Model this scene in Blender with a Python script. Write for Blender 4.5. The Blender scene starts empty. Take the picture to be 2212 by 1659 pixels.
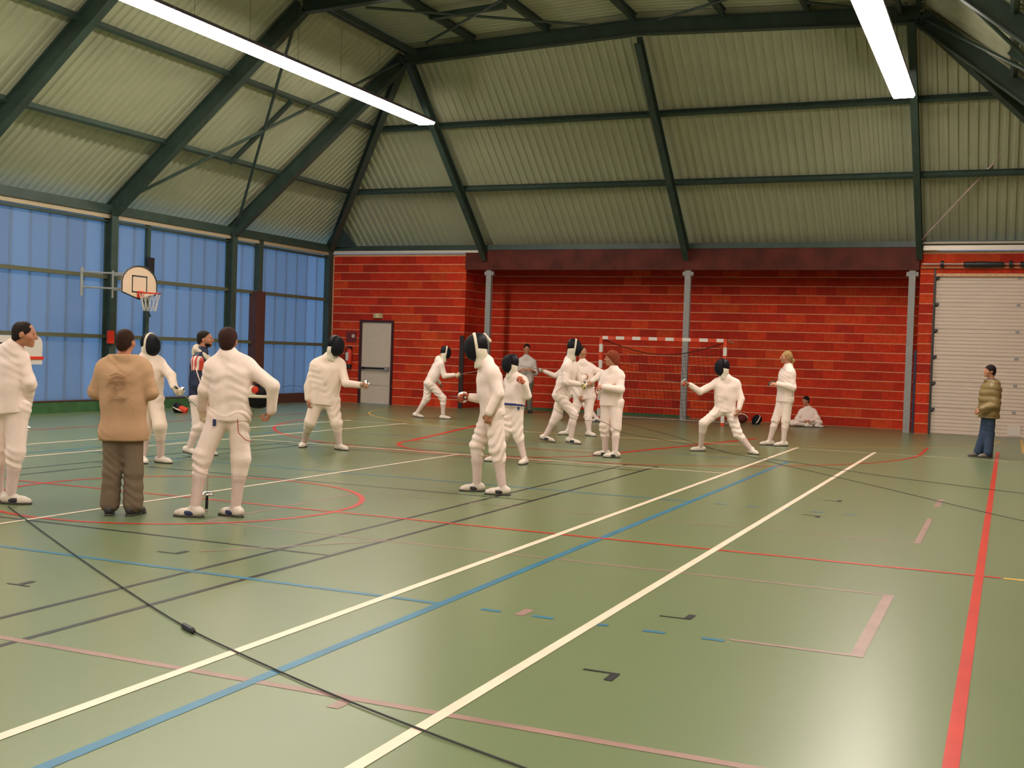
import bpy, math, random
import numpy as np
random.seed(7); rng = np.random.RandomState(7)
S = bpy.context.scene
COL = S.collection

# ---------------------------------------------------------------- camera
F_PX = 2471.56; IMG_W, IMG_H = 2212, 1659
YAW, PITCH, ROLL, EYE = .409848, -.025952, .0327353, 1.55
def cam_axes():
    cy, sy = math.cos(YAW), math.sin(YAW)
    fw = np.array([-sy, cy, 0.]); rt = np.array([cy, sy, 0.]); up = np.array([0, 0, 1.])
    cp, sp = math.cos(PITCH), math.sin(PITCH)
    fw2 = fw*cp + up*sp; up2 = up*cp - fw*sp
    cr, sr = math.cos(ROLL), math.sin(ROLL)
    return rt*cr + up2*sr, up2*cr - rt*sr, fw2
CR, CU, CF = cam_axes()
CAMP = np.array([0, 0, EYE])
RH = np.array([math.cos(YAW), math.sin(YAW), 0.]); FH = np.array([-math.sin(YAW), math.cos(YAW), 0.])
cd = bpy.data.cameras.new('camera'); cam = bpy.data.objects.new('camera', cd); COL.objects.link(cam)
cd.sensor_width = 36; cd.sensor_fit = 'HORIZONTAL'; cd.lens = 36*F_PX/IMG_W; cd.clip_end = 300; cd.clip_start = .05
from mathutils import Matrix, Vector
M = Matrix(((CR[0], CU[0], -CF[0], 0), (CR[1], CU[1], -CF[1], 0), (CR[2], CU[2], -CF[2], EYE), (0, 0, 0, 1)))
cam.matrix_world = M
S.camera = cam

# ---------------------------------------------------------------- sky, exposure
LAMP_STRENGTH = 46.0
LAMP_COLOR = (1.0, .89, .78)
SKY_COLOR = (.22, .455, .78); SKY_STRENGTH = 1.05
wd = bpy.data.worlds.new('world'); S.world = wd; wd.use_nodes = True
bg = wd.node_tree.nodes['Background']; bg.inputs[0].default_value = (*SKY_COLOR, 1); bg.inputs[1].default_value = SKY_STRENGTH
S.view_settings.view_transform = 'Standard'; S.view_settings.look = 'None'
S.view_settings.exposure = 0.0; S.view_settings.gamma = 1.0; S.view_settings.use_curve_mapping = False

# ---------------------------------------------------------------- pixel to place
def ray(x, y): return CR*((x-IMG_W/2)/F_PX) - CU*((y-IMG_H/2)/F_PX) + CF
def on_floor(x, y, z=0.):
    r = ray(x, y); return CAMP + r*((z-EYE)/r[2])
def at_depth(x, y, D):
    r = ray(x, y); return CAMP + r*(D/float(r@FH))
def on_y(x, y, Y): r = ray(x, y); return CAMP + r*(Y/r[1])
def on_x(x, y, X): r = ray(x, y); return CAMP + r*(X/r[0])

# ---------------------------------------------------------------- materials
MATS = {}
def mat(name, col, rough=.6, metal=0., var=0., scale=8., bump=0., bscale=60., spec=.5, rand=0., emit=None, sheen=0.):
    if name in MATS: return MATS[name]
    m = bpy.data.materials.new(name); m.use_nodes = True; MATS[name] = m
    nt = m.node_tree; N = nt.nodes; L = nt.links; b = N['Principled BSDF']
    b.inputs['Base Color'].default_value = (*col, 1); b.inputs['Roughness'].default_value = rough
    b.inputs['Metallic'].default_value = metal; b.inputs['Specular IOR Level'].default_value = spec
    if sheen: b.inputs['Sheen Weight'].default_value = sheen
    tc = N.new('ShaderNodeTexCoord')
    src = None
    if var > 0:
        nz = N.new('ShaderNodeTexNoise'); nz.inputs['Scale'].default_value = scale; nz.inputs['Detail'].default_value = 5
        L.new(tc.outputs['Object'], nz.inputs['Vector'])
        mr = N.new('ShaderNodeMapRange'); mr.inputs[1].default_value = .3; mr.inputs[2].default_value = .7
        mr.inputs[3].default_value = 1-var; mr.inputs[4].default_value = 1+var
        L.new(nz.outputs['Fac'], mr.inputs[0]); src = mr.outputs[0]
    if rand > 0:
        oi = N.new('ShaderNodeObjectInfo'); mr = N.new('ShaderNodeMapRange')
        mr.inputs[3].default_value = 1-rand; mr.inputs[4].default_value = 1+rand
        L.new(oi.outputs['Random'], mr.inputs[0])
        if src is None: src = mr.outputs[0]
        else:
            mu = N.new('ShaderNodeMath'); mu.operation = 'MULTIPLY'; L.new(src, mu.inputs[0]); L.new(mr.outputs[0], mu.inputs[1]); src = mu.outputs[0]
    if src is not None:
        hv = N.new('ShaderNodeHueSaturation'); hv.inputs['Color'].default_value = (*col, 1); L.new(src, hv.inputs['Value']); L.new(hv.outputs[0], b.inputs['Base Color'])
    if bump > 0:
        nz = N.new('ShaderNodeTexNoise'); nz.inputs['Scale'].default_value = bscale; nz.inputs['Detail'].default_value = 4
        L.new(tc.outputs['Object'], nz.inputs['Vector'])
        bp = N.new('ShaderNodeBump'); bp.inputs['Strength'].default_value = bump; bp.inputs['Distance'].default_value = .02
        L.new(nz.outputs['Fac'], bp.inputs['Height']); L.new(bp.outputs[0], b.inputs['Normal'])
    if emit:
        b.inputs['Emission Color'].default_value = (*emit[0], 1); b.inputs['Emission Strength'].default_value = emit[1]
    return m
def floor_mat():
    m = mat('sports_vinyl', (.235, .285, .155), .32, var=.0, spec=.32)
    nt = m.node_tree; N = nt.nodes; L = nt.links; b = N['Principled BSDF']; tc = N.new('ShaderNodeTexCoord')
    n1 = N.new('ShaderNodeTexNoise'); n1.inputs['Scale'].default_value = .35; n1.inputs['Detail'].default_value = 6
    n2 = N.new('ShaderNodeTexNoise'); n2.inputs['Scale'].default_value = 2.2; n2.inputs['Detail'].default_value = 8
    L.new(tc.outputs['Object'], n1.inputs['Vector']); L.new(tc.outputs['Object'], n2.inputs['Vector'])
    r = N.new('ShaderNodeValToRGB'); r.color_ramp.elements[0].position = .35; r.color_ramp.elements[1].position = .68
    r.color_ramp.elements[0].color = (.140, .182, .088, 1); r.color_ramp.elements[1].color = (.156, .194, .098, 1)
    mx = N.new('ShaderNodeMath'); mx.operation = 'ADD'; mx.inputs[1].default_value = 0
    ad = N.new('ShaderNodeMix'); ad.data_type = 'FLOAT'; ad.inputs[0].default_value = .2
    L.new(n1.outputs['Fac'], ad.inputs[2]); L.new(n2.outputs['Fac'], ad.inputs[3]); L.new(ad.outputs[0], r.inputs[0])
    L.new(r.outputs[0], b.inputs['Base Color'])
    mr = N.new('ShaderNodeMapRange'); mr.inputs[1].default_value = .3; mr.inputs[2].default_value = .7; mr.inputs[3].default_value = .27; mr.inputs[4].default_value = .31
    b.inputs['Roughness'].default_value = .30
    return m
def brick_mat():
    m = mat('red_block', (.50, .030, .009), .75, var=.16, scale=9, rand=.16, bump=.25, bscale=120, spec=.2)
    nt = m.node_tree; N = nt.nodes; L = nt.links; hv = [n for n in N if n.type == 'HUE_SAT'][0]; oi = N.new('ShaderNodeObjectInfo')
    w = N.new('ShaderNodeTexWhiteNoise'); w.noise_dimensions = '3D'; L.new(oi.outputs['Location'], w.inputs['Vector'])
    r = N.new('ShaderNodeValToRGB'); e = r.color_ramp.elements; e[0].color = (.42, .023, .010, 1); e[1].color = (.57, .058, .013, 1); e[0].position = .0; e[1].position = 1.
    k = r.color_ramp.elements.new(.6); k.color = (.54, .034, .009, 1)
    L.new(w.outputs['Value'], r.inputs[0]); L.new(r.outputs[0], hv.inputs['Color'])
    return m
def stripe_mat(name, ca, cb, axis, period, off=0., rough=.4):
    m = mat(name, ca, rough); nt = m.node_tree; N = nt.nodes; L = nt.links; b = N['Principled BSDF']; tc = N.new('ShaderNodeTexCoord')
    sx = N.new('ShaderNodeSeparateXYZ'); L.new(tc.outputs['Object'], sx.inputs[0])
    a = N.new('ShaderNodeMath'); a.operation = 'ADD'; a.inputs[1].default_value = off; L.new(sx.outputs[axis], a.inputs[0])
    d = N.new('ShaderNodeMath'); d.operation = 'DIVIDE'; d.inputs[1].default_value = period; L.new(a.outputs[0], d.inputs[0])
    f = N.new('ShaderNodeMath'); f.operation = 'FLOORED_MODULO'; f.inputs[1].default_value = 1; L.new(d.outputs[0], f.inputs[0])
    g = N.new('ShaderNodeMath'); g.operation = 'GREATER_THAN'; g.inputs[1].default_value = .5; L.new(f.outputs[0], g.inputs[0])
    mx = N.new('ShaderNodeMix'); mx.data_type = 'RGBA'; L.new(g.outputs[0], mx.inputs[0]); mx.inputs[6].default_value = (*ca, 1); mx.inputs[7].default_value = (*cb, 1)
    L.new(mx.outputs[2], b.inputs['Base Color'])
    return m
def poly_mat():
    m = bpy.data.materials.new('polycarbonate'); m.use_nodes = True; MATS['polycarbonate'] = m
    nt = m.node_tree; N = nt.nodes; L = nt.links; N.remove(N['Principled BSDF']); o = N['Material Output']
    t = N.new('ShaderNodeBsdfTranslucent'); t.inputs[0].default_value = (.60, .66, .72, 1)
    d = N.new('ShaderNodeBsdfDiffuse'); d.inputs[0].default_value = (.42, .45, .50, 1)
    g = N.new('ShaderNodeBsdfGlossy'); g.inputs['Roughness'].default_value = .3; g.inputs[0].default_value = (.8, .85, .9, 1)
    m1 = N.new('ShaderNodeMixShader'); m1.inputs[0].default_value = .16; L.new(t.outputs[0], m1.inputs[1]); L.new(d.outputs[0], m1.inputs[2])
    m2 = N.new('ShaderNodeMixShader'); m2.inputs[0].default_value = .04; L.new(m1.outputs[0], m2.inputs[1]); L.new(g.outputs[0], m2.inputs[2])
    tc = N.new('ShaderNodeTexCoord'); nz = N.new('ShaderNodeTexNoise'); nz.inputs['Scale'].default_value = 1.2; nz.inputs['Detail'].default_value = 4
    L.new(tc.outputs['Object'], nz.inputs['Vector']); oi = N.new('ShaderNodeObjectInfo')
    hs = N.new('ShaderNodeHueSaturation'); hs.inputs['Color'].default_value = (.60, .66, .72, 1)
    mr = N.new('ShaderNodeMapRange'); mr.inputs[3].default_value = .93; mr.inputs[4].default_value = 1.07; L.new(oi.outputs['Random'], mr.inputs[0])
    L.new(mr.outputs[0], hs.inputs['Value']); L.new(hs.outputs[0], t.inputs[0])
    L.new(m2.outputs[0], o.inputs['Surface'])
    return m

# ---------------------------------------------------------------- objects
W = {}
def link(o, parent=None, loc=(0, 0, 0)):
    COL.objects.link(o); loc = np.array(loc, float)
    if parent is not None:
        o.parent = parent; o.location = loc - W[parent]
    else: o.location = loc
    W[o] = loc
    return o
def tag(o, label=None, cat=None, group=None, kind=None):
    if label: o['label'] = label
    if cat: o['category'] = cat
    if group: o['group'] = group
    if kind: o['kind'] = kind
    return o
def empty(name, loc=(0, 0, 0), label=None, cat=None, group=None, kind=None, parent=None):
    return tag(link(bpy.data.objects.new(name, None), parent, loc), label, cat, group, kind)
def mesh(name, v, f, m, parent=None, loc=None, smooth=False, **kw):
    """v in world coordinates"""
    v = np.asarray(v, float)
    if loc is None: loc = W[parent] if parent is not None else np.array([(v[:, 0].min()+v[:, 0].max())/2, (v[:, 1].min()+v[:, 1].max())/2, v[:, 2].min()])
    me = bpy.data.meshes.new(name); me.from_pydata((v-np.array(loc)).tolist(), [], [list(map(int, q)) for q in f]); me.update()
    if smooth: me.polygons.foreach_set('use_smooth', [True]*len(me.polygons))
    ms = m if isinstance(m, (list, tuple)) else [m]
    for q in ms: me.materials.append(q)
    o = bpy.data.objects.new(name, me); link(o, parent, loc)
    return tag(o, **kw)
class MB:
    def __init__(s): s.v = []; s.f = []; s.n = 0
    def add(s, v, f):
        v = np.asarray(v, float); s.v.append(v); s.f += [[i+s.n for i in q] for q in f]; s.n += len(v); return s
    def box(s, a, b):
        x0, y0, z0 = a; x1, y1, z1 = b
        return s.add([(x0, y0, z0), (x1, y0, z0), (x1, y1, z0), (x0, y1, z0), (x0, y0, z1), (x1, y0, z1), (x1, y1, z1), (x0, y1, z1)],
                     [(3, 2, 1, 0), (4, 5, 6, 7), (0, 1, 5, 4), (1, 2, 6, 5), (2, 3, 7, 6), (3, 0, 4, 7)])
    def bar(s, a, b, w, h, up=(0, 0, 1)):
        a = np.array(a, float); b = np.array(b, float); d = (b-a)/np.linalg.norm(b-a); up = np.array(up, float)
        sx = np.cross(d, up); sx /= np.linalg.norm(sx); u = np.cross(sx, d)
        q = [p+sx*i*w/2+u*j*h/2 for p in (a, b) for i, j in ((-1, -1), (1, -1), (1, 1), (-1, 1))]
        return s.add(q, [(0, 1, 2, 3), (7, 6, 5, 4), (4, 5, 1, 0), (5, 6, 2, 1), (6, 7, 3, 2), (7, 4, 0, 3)])
    def ibeam(s, a, b, h, w, up=(0, 0, 1), tf=.022, tw=.016):
        a = np.array(a, float); b = np.array(b, float); d = (b-a)/np.linalg.norm(b-a); up = np.array(up, float)
        sx = np.cross(d, up); sx /= np.linalg.norm(sx); u = np.cross(sx, d)
        s.bar(a, b, tw, h-2*tf, up)
        for k in (-1, 1): s.bar(a+u*k*(h-tf)/2, b+u*k*(h-tf)/2, w, tf, up)
        return s
    def tube(s, pts, r, n=8, cap=True):
        pts = [np.array(p, float) for p in pts]; k = len(pts); rr = r if hasattr(r, '__len__') else [r]*k
        v = []; f = []; ref = None
        for i, p in enumerate(pts):
            d = pts[min(i+1, k-1)]-pts[max(i-1, 0)]; d = d/(np.linalg.norm(d)+1e-12)
            if ref is None: ref = np.array([0, 0, 1.]) if abs(d[2]) < .9 else np.array([1., 0, 0])
            x = np.cross(d, ref); x /= np.linalg.norm(x)+1e-12; y = np.cross(x, d); ref = y
            for j in range(n):
                t = 2*math.pi*j/n; v.append(p+(x*math.cos(t)+y*math.sin(t))*rr[i])
        for i in range(k-1):
            for j in range(n):
                f.append((i*n+j, i*n+(j+1) % n, (i+1)*n+(j+1) % n, (i+1)*n+j))
        if cap: f.append(tuple(range(n))[::-1]); f.append(tuple((k-1)*n+j for j in range(n)))
        return s.add(v, f)
    def lathe(s, o, axis, prof, n=16, cap=True):
        """prof: list of (distance along axis, radius)"""
        axis = np.array(axis, float); axis /= np.linalg.norm(axis)
        return s.tube_like(np.array(o, float), axis, prof, n, cap)
    def tube_like(s, o, ax, prof, n, cap):
        ref = np.array([0, 0, 1.]) if abs(ax[2]) < .9 else np.array([1., 0, 0])
        x = np.cross(ax, ref); x /= np.linalg.norm(x); y = np.cross(x, ax); v = []; f = []
        for t, r in prof:
            for j in range(n):
                a = 2*math.pi*j/n; v.append(o+ax*t+(x*math.cos(a)+y*math.sin(a))*r)
        for i in range(len(prof)-1):
            for j in range(n): f.append((i*n+j, i*n+(j+1) % n, (i+1)*n+(j+1) % n, (i+1)*n+j))
        if cap: f.append(tuple(range(n))[::-1]); f.append(tuple((len(prof)-1)*n+j for j in range(n)))
        return s.add(v, f)
    def prism(s, poly, a, b):
        """poly: list of points (3d) in the plane, extruded by vector b-a"""
        p = np.array(poly, float); e = np.array(b, float)-np.array(a, float); n = len(p)
        return s.add(np.r_[p, p+e], [tuple(range(n))[::-1], tuple(range(n, 2*n))]+[(i, (i+1) % n, n+(i+1) % n, n+i) for i in range(n)])
    def build(s, name, m, parent=None, **kw): return mesh(name, np.concatenate(s.v), s.f, m, parent, **kw)

# ---------------------------------------------------------------- palette
STEEL = mat('green_painted_steel', (.035, .060, .048), .42, var=.18, scale=3)
SHEET = mat('pale_green_roof_sheet', (.42, .44, .295), .55, var=.05, scale=1.5)
BRICK = brick_mat()
MORTAR = mat('pale_mortar', (.72, .42, .24), .9, var=.2, scale=20)
POLY = poly_mat()
DARKWOOD = mat('dark_stained_wood', (.095, .016, .009), .6, spec=.25, var=.35, scale=2.5)
BROWN = mat('brown_paint', (.075, .028, .022), .5, var=.15)
GREENBAND = mat('green_plinth_paint', (.035, .11, .035), .6, var=.2, scale=4)
WHITEP = mat('white_painted_metal', (.68, .62, .55), .4, var=.04)
GREYP = mat('grey_painted_post', (.30, .29, .29), .45, var=.06)
DOORW = mat('cream_door_paint', (.62, .52, .41), .45, var=.03)
BLACK = mat('black_rubber', (.012, .012, .016), .45)
CHROME = mat('polished_steel', (.72, .70, .68), .22, metal=1.)
ALU = mat('dull_aluminium', (.55, .53, .50), .4, metal=.8)
REDP = mat('red_paint', (.62, .035, .012), .4)
L_WHITE = mat('white_court_paint', (.74, .60, .46), .38, spec=.25, var=.06, scale=3)
L_RED = mat('red_court_paint', (.50, .024, .012), .36, spec=.25, var=.1, scale=3)
L_BLUE = mat('blue_court_paint', (.035, .16, .26), .36, spec=.25, var=.15, scale=3)
L_BLACK = mat('black_court_paint', (.02, .02, .022), .36, spec=.25, var=.2, scale=3)
L_PINK = mat('faded_pink_court_paint', (.28, .175, .15), .36, spec=.25, var=.12, scale=4)
L_YEL = mat('yellow_court_paint', (.62, .38, .08), .36, spec=.25, var=.1, scale=3)
# ================================================================ THE HALL
CX, CY = -7.65, 9.27
XL, XR, YB, YF = -18.4, 3.1, 28.6, -10.0
XK0, XK1, YK, ZE, ZK = -13.4, -1.9, 23.84, 4.42, 8.42
fl = mesh('floor', [(XL-.3, YF-.3, 0), (XR+.3, YF-.3, 0), (XR+.3, 30.2, 0), (XL-.3, 30.2, 0)], [(0, 1, 2, 3)], floor_mat(), loc=(0, 0, 0),
          kind='structure', label='glossy green sports hall floor with coloured court lines')

# ---- court lines, thin paint on the floor
_lay = [0.0012]
def line(a, b, w, m, name='court_line'):
    a = np.array([*a, 0.]); b = np.array([*b, 0.]); d = (b-a)/np.linalg.norm(b-a); s = np.array([-d[1], d[0], 0])*w/2
    z = np.array([0, 0, _lay[0]]); _lay[0] += .00002
    mesh(name, [a-s+z, b-s+z, b+s+z, a+s+z], [(0, 1, 2, 3)], m, fl)
def arc(c, r, a0, a1, w, m, n=64):
    z = _lay[0]; _lay[0] += .00002; v = []; f = []
    for i in range(n+1):
        t = math.radians(a0+(a1-a0)*i/n)
        for q in (r-w/2, r+w/2): v.append((c[0]+q*math.cos(t), c[1]+q*math.sin(t), z))
    f = [(2*i, 2*i+1, 2*i+3, 2*i+2) for i in range(n)]
    mesh('court_line', v, f, m, fl)
def hl(y, x0, x1, w, m): line((x0, y), (x1, y), w, m)
def vl(x, y0, y1, w, m): line((x, y0), (x, y1), w, m)
# handball, yellow
for s in (-1, 1): pass
arc((CX-1.5, 27.3), 6., 180, 270, .05, L_YEL); arc((CX+1.5, 27.3), 6., 270, 360, .05, L_YEL); hl(21.3, CX-1.5, CX+1.5, .05, L_YEL)
hl(CY, .02, XR-.1, .06, L_YEL); vl(.3, 23.6, 28.3, .06, L_YEL)
# badminton, black
for x in (-3.05, -2.59, 2.59, 3.05): vl(CX+x, CY-6.7, CY+6.7, .042, L_BLACK)
for y in (-6.7, -5.94, -1.98, 1.98, 5.94, 6.7): hl(CY+y, CX-3.05, CX+3.05, .038, L_BLACK)
# mini courts, faded pink
hl(4.36, -9.0, 2.0, .055, L_PINK); hl(8.12, -6.4, -.66, .035, L_PINK); hl(10.66, -6.4, -.66, .03, L_PINK); hl(6.32, -1.37, -.66, .04, L_PINK)
vl(-.69, 6.3, 8.14, .07, L_PINK); vl(-.69, 10.66, 12.5, .055, L_PINK); vl(-.69, 13.6, 14.4, .07, L_PINK); vl(-2.62, 4.2, 4.36, .06, L_PINK); vl(-2.62, 6.24, 6.42, .06, L_PINK)
line((-6.4, 8.12), (-6.4, 10.66), .04, L_PINK); line((-5.5, 6.9), (-4.6, 8.1), .03, L_PINK)
# volleyball, blue
for s in (-4.5, 4.5): vl(CX+s, CY-9, CY+9, .062, L_BLUE)
for s in (-9, -3, 3, 9): hl(CY+s, CX-4.5, CX+4.5, .05, L_BLUE)
for y in (CY-3, CY+3):
    for k in range(5): hl(y, CX+4.77+.34*k, CX+4.90+.34*k, .045, L_BLUE); hl(y, CX-4.77-.34*k, CX-4.90-.34*k, .045, L_BLUE)
# basketball, red
for s in (-7.5, 7.5): vl(CX+s, CY-14, CY+14.3, .062, L_RED)
hl(CY, CX-7.5, CX+7.65, .05, L_RED); arc((CX, CY), 1.83, 0, 360, .055, L_RED, 96)
arc((CX, 21.7), 6.25, 180, 360, .055, L_RED, 96)
for s in (-1, 1):
    vl(CX+s*6.25, 21.7, 23.5, .055, L_RED); line((CX+s*1.8, 17.47), (CX+s*3.0, 23.3), .11, L_RED)
hl(17.47, CX-1.8, CX+1.8, .05, L_RED); arc((CX, 17.47), 1.8, 180, 360, .07, L_RED)
# tennis, white
for s in (-5.485, -4.115, 4.115, 5.485): vl(CX+s, CY-11.885, CY+12.2, .062, L_WHITE)
for s in (-6.4, 6.4): hl(CY+s, CX-4.115, CX+4.115, .05, L_WHITE)
vl(CX, CY-6.4, CY+6.4, .05, L_WHITE); hl(CY+11.95, CX-5.485, XR-2.2, .045, L_WHITE)
# small black corner marks
def corner_mark(x, y, sx, sy):
    line((x-.13, y), (x+.06, y), .022, L_BLACK, 'corner_mark'); line((x+.04*sx, y), (x+.04*sx, y+.13*sy), .045, L_BLACK, 'corner_mark')
for x, y, sx, sy in ((-5.62, 5.34, -1, 1), (-5.62, 6.73, 1, 1), (-1.75, 6.68, 1, 1), (-1.75, 5.33, 1, -1), (-1.77, 11.96, 1, -1), (-1.76, 13.38, 1, 1)): corner_mark(x, y, sx, sy)

# ---- roof sheets
ceil = empty('ceiling', (CX, CY, ZK), kind='structure', label='pale green corrugated roof lining with hipped end')
def sheet(A, e, length, slope, tmax, nrm, pitch=.2, depth=.035, off=.24, tmin=-.04):
    A = np.array(A, float); e = np.array(e, float); slope = np.array(slope, float); nrm = np.array(nrm, float)/np.linalg.norm(nrm)
    v = []; f = []; us = []
    k = int(math.ceil(length/pitch))
    for i in range(k):
        for du, h in ((0, 0), (.07, 0), (.095, 1), (.175, 1)):
            u = i*pitch+du*pitch/.2
            if u <= length: us.append((u, h))
    us.append((length, 0))
    for u, h in us:
        t1 = max(tmax(u), tmin)
        o = nrm*(off+h*depth)
        v += [A+e*u+slope*tmin+o, A+e*u+slope*t1+o]
    f = [(2*i, 2*i+1, 2*i+3, 2*i+2) for i in range(len(us)-1)]
    mesh('roof_panel', v, f, SHEET, ceil)
bays = [YF]+[YK-4.24*k for k in range(7, -1, -1)]
for y0, y1 in zip(bays[:-1], bays[1:]):
    if y1-y0 < .1: continue
    sheet((XL, y0, ZE), (0, 1, 0), y1-y0, (5, 0, 4), lambda u: 1.02, (-4, 0, 5))
    sheet((XR, y0, ZE), (0, 1, 0), y1-y0, (-5, 0, 4), lambda u: 1.02, (4, 0, 5))
    sheet((XK0, y0, ZK+.12), (0, 1, 0), y1-y0+(.2 if y1 > YK-.1 else 0), (5.75, 0, .25), lambda u: 1.0, (0, 0, 1), tmin=-.06)
    sheet((XK1, y0, ZK+.12), (0, 1, 0), y1-y0+(.2 if y1 > YK-.1 else 0), (-5.75, 0, .25), lambda u: 1.0, (0, 0, 1), tmin=-.06)
HB = YB-YK
hip = lambda u: 1.09-u/HB
sheet((XL, YK, ZE), (0, 1, 0), HB+.2, (5, 0, 4), hip, (-4, 0, 5)); sheet((XR, YK, ZE), (0, 1, 0), HB+.2, (-5, 0, 4), hip, (4, 0, 5))
RX = [XL, XK0, CX, XK1, XR]
for x0, x1 in zip(RX[:-1], RX[1:]):
    sheet((x0, YB, ZE), (1, 0, 0), x1-x0, (0, -HB, 4), lambda u, x0=x0: min(1.03, 1.0*(x0+u-XL+.45)/5, 1.0*(XR-x0-u+.45)/5), (0, 4, HB))

MB().prism([(XK0-.3, YK+.06, ZK+.1), (XK1+.3, YK+.06, ZK+.1), (XK1+.1, YK+.06, ZK+.8), (CX, YK+.06, ZK+1.0), (XK0-.1, YK+.06, ZK+.8)], (0, 0, 0), (0, .04, 0)).build('gable_plate', SHEET, ceil)
# ---- steel frame
fr = empty('steel_frame', (CX, CY, 0), kind='structure', label='dark green steel portal frame carrying the roof')
def ib(name, a, b, h, w, up=(0, 0, 1)): MB().ibeam(a, b, h, w, up).build(name, STEEL, fr)
for k in range(8):
    y = YK-4.24*k
    for s, x, xk in ((1, XL, XK0), (-1, XR, XK1)):
        ib('column', (x+.16*s, y, 0), (x+.16*s, y, ZE), .22, .20, (1, 0, 0))
        ib('rafter', (x+.10*s, y, ZE-.05), (xk, y, ZK), .34, .18)
        ib('tie_beam', (xk, y, ZK+.04), (CX, y, ZK+.28), .34, .18)
for x, xk in ((XL, XK0), (XR, XK1)): ib('hip_rafter', (x+.1*np.sign(xk-x), YB-.1, ZE-.02), (xk, YK, ZK), .24, .16)
for x in (XK0+.1, CX, XK1-.15): ib('back_rafter', (x, YB-.08, ZE-.25), (x, YK, ZK), .26, .14)
nb = np.array([0, 4, HB])/math.hypot(4, HB)
for t in (1/3, 2/3):
    z = ZE+4*t
    for s, x in ((1, XL), (-1, XR)):
        xx = x+5*t*s; n = np.array([-4*s, 0, 5])/math.hypot(4, 5)*.13
        y1 = YB-HB*t
        for k in range(-1, 8):
            ya, yb = (YK-4.24*k, y1) if k < 0 else (YK-4.24*(k+1), YK-4.24*k)
            if k < 0: ya = YK
            if yb < YF: continue
            MB().bar(np.array([xx, max(ya, YF), z])+n, np.array([xx, yb, z])+n, .07, .14, n).build('purlin', STEEL, fr)
    y = YB-HB*t; xs = [XL+5*t, XK0, CX, XK1, XR-5*t] if t < 1 else []
    for a, b in zip(xs[:-1], xs[1:]):
        MB().ibeam(np.array([a, y, z])+nb*.12, np.array([b, y, z])+nb*.12, .15, .08, nb, .012, .012).build('purlin', STEEL, fr)
for i, x in enumerate((XK0, -11.6, -9.75, -7.75, -5.8, -4.05, XK1)):
    zz = ZK+.12+.25*(1-abs(x-CX)/5.75)
    MB().ibeam((x, YF, zz+.13), (x, YK+.05, zz+.13), .18, .09, (0, 0, 1), .014, .012).build('purlin', STEEL, fr)
for x in (XK0+.35, XK1-.35): MB().bar((x, YF, ZK+.1), (x, YK, ZK+.1), .08, .12).build('purlin', STEEL, fr)
for s, x, xk in ((1, XL, XK0), (-1, XR, XK1)):          # eave rails, wind bracing
    MB().bar((x+.12*s, YF, ZE+.02), (x+.12*s, YB, ZE+.02), .16, .2).build('eave_rail', STEEL, fr)
    for a, b in (((x+.3*s, YK-4.24, ZE+.15), (xk-.1*s, YK, ZK-.05)), ((x+.3*s, YK, ZE+.15), (xk-.1*s, YK-4.24, ZK-.05))):
        MB().tube([a, b], .035, 8).build('brace', STEEL, fr)
    a = np.array([x+5*s/3, YK-2.12, ZE+4/3]); b = np.array([x+10*s/3, YK-2.12, ZE+8/3])
    MB().bar(a, b, .07, .1).build('strut', STEEL, fr)
MB().bar((XL+.1, YB-.05, ZE+.03), (XR-.1, YB-.05, ZE+.03), .14, .14).build('eave_rail', STEEL, fr)
for p, q in (((921, 92), (1085, 0)), ((790, 16), (1270, 54)), ((1425, 42), (1570, -2)), ((1740, 5), (1840, 15))):
    MB().tube([on_floor(*p, 8.62), on_floor(*q, 8.62)], .03, 8).build('brace', STEEL, fr)
MB().bar(on_floor(930, 37, 8.66), on_floor(1092, 12, 8.66), .12, .12).build('strut', STEEL, fr)
for x, xk in ((XL, XK0), (XR, XK1)):  # gusset plates at the knees and the corners
    sg = np.sign(xk-x)
    MB().prism([(xk-.55*sg, YK-.02, ZK-.42), (xk+.7*sg, YK-.02, ZK+.05), (xk, YK-.02, ZK-.1)], (0, 0, 0), (0, .04, 0)).build('gusset_plate', STEEL, fr)
    MB().prism([(x+.05*sg, YB-.3, ZE+.06), (x+1.0*sg, YB-.12, ZE+.06), (x+.85*sg, YB-.85, ZE+.68)], (0, 0, 0), (0, 0, .03)).build('gusset_plate', STEEL, fr)

# ---- left glazed wall
wl = empty('wall_left', (XL, CY, 0), kind='structure', label='tall milky polycarbonate wall letting in blue dusk light')
npan = int((YB-YF)/.5)
pm = None
for k in range(npan):
    y0 = YB-.12-.5*(k+1)
    if y0 < YF: break
    if pm is None:
        o = MB().box((XL-.012, y0+.006, .26), (XL+.012, y0+.494, 4.24)).build('glazing_panel', POLY, wl); pm = o; py0 = y0
    else:
        o = bpy.data.objects.new('glazing_panel', pm.data); link(o, wl, W[wl]+np.array([0, y0-py0, 0]))
    MB().box((XL-.03, y0-.012, .26), (XL-.002, y0+.012, 4.24)).build('glazing_bar', mat('grey_blue_seam', (.10, .13, .17), .5), wl)
for z in (1.65, 2.96):
    MB().bar((XL+.07, YF, z), (XL+.07, YB-.02, z), .08, .085).build('rail', mat('olive_rail', (.10, .105, .06), .5), wl)
MB().bar((XL+.06, YF, 4.19), (XL+.06, YB, 4.19), .10, .06).build('rail', STEEL, wl)
MB().bar((XL+.10, YF, 4.29), (XL+.10, YB, 4.29), .12, .10).build('eave_trim', mat('cream_eave_trim', (.40, .33, .22), .6), wl)
MB().box((XL-.02, YF, 0), (XL+.05, 22.6, .235)).build('plinth', GREENBAND, wl)
MB().box((XL-.02, YF, .235), (XL+.06, 22.6, .262)).build('plinth_cap', BROWN, wl)
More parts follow.
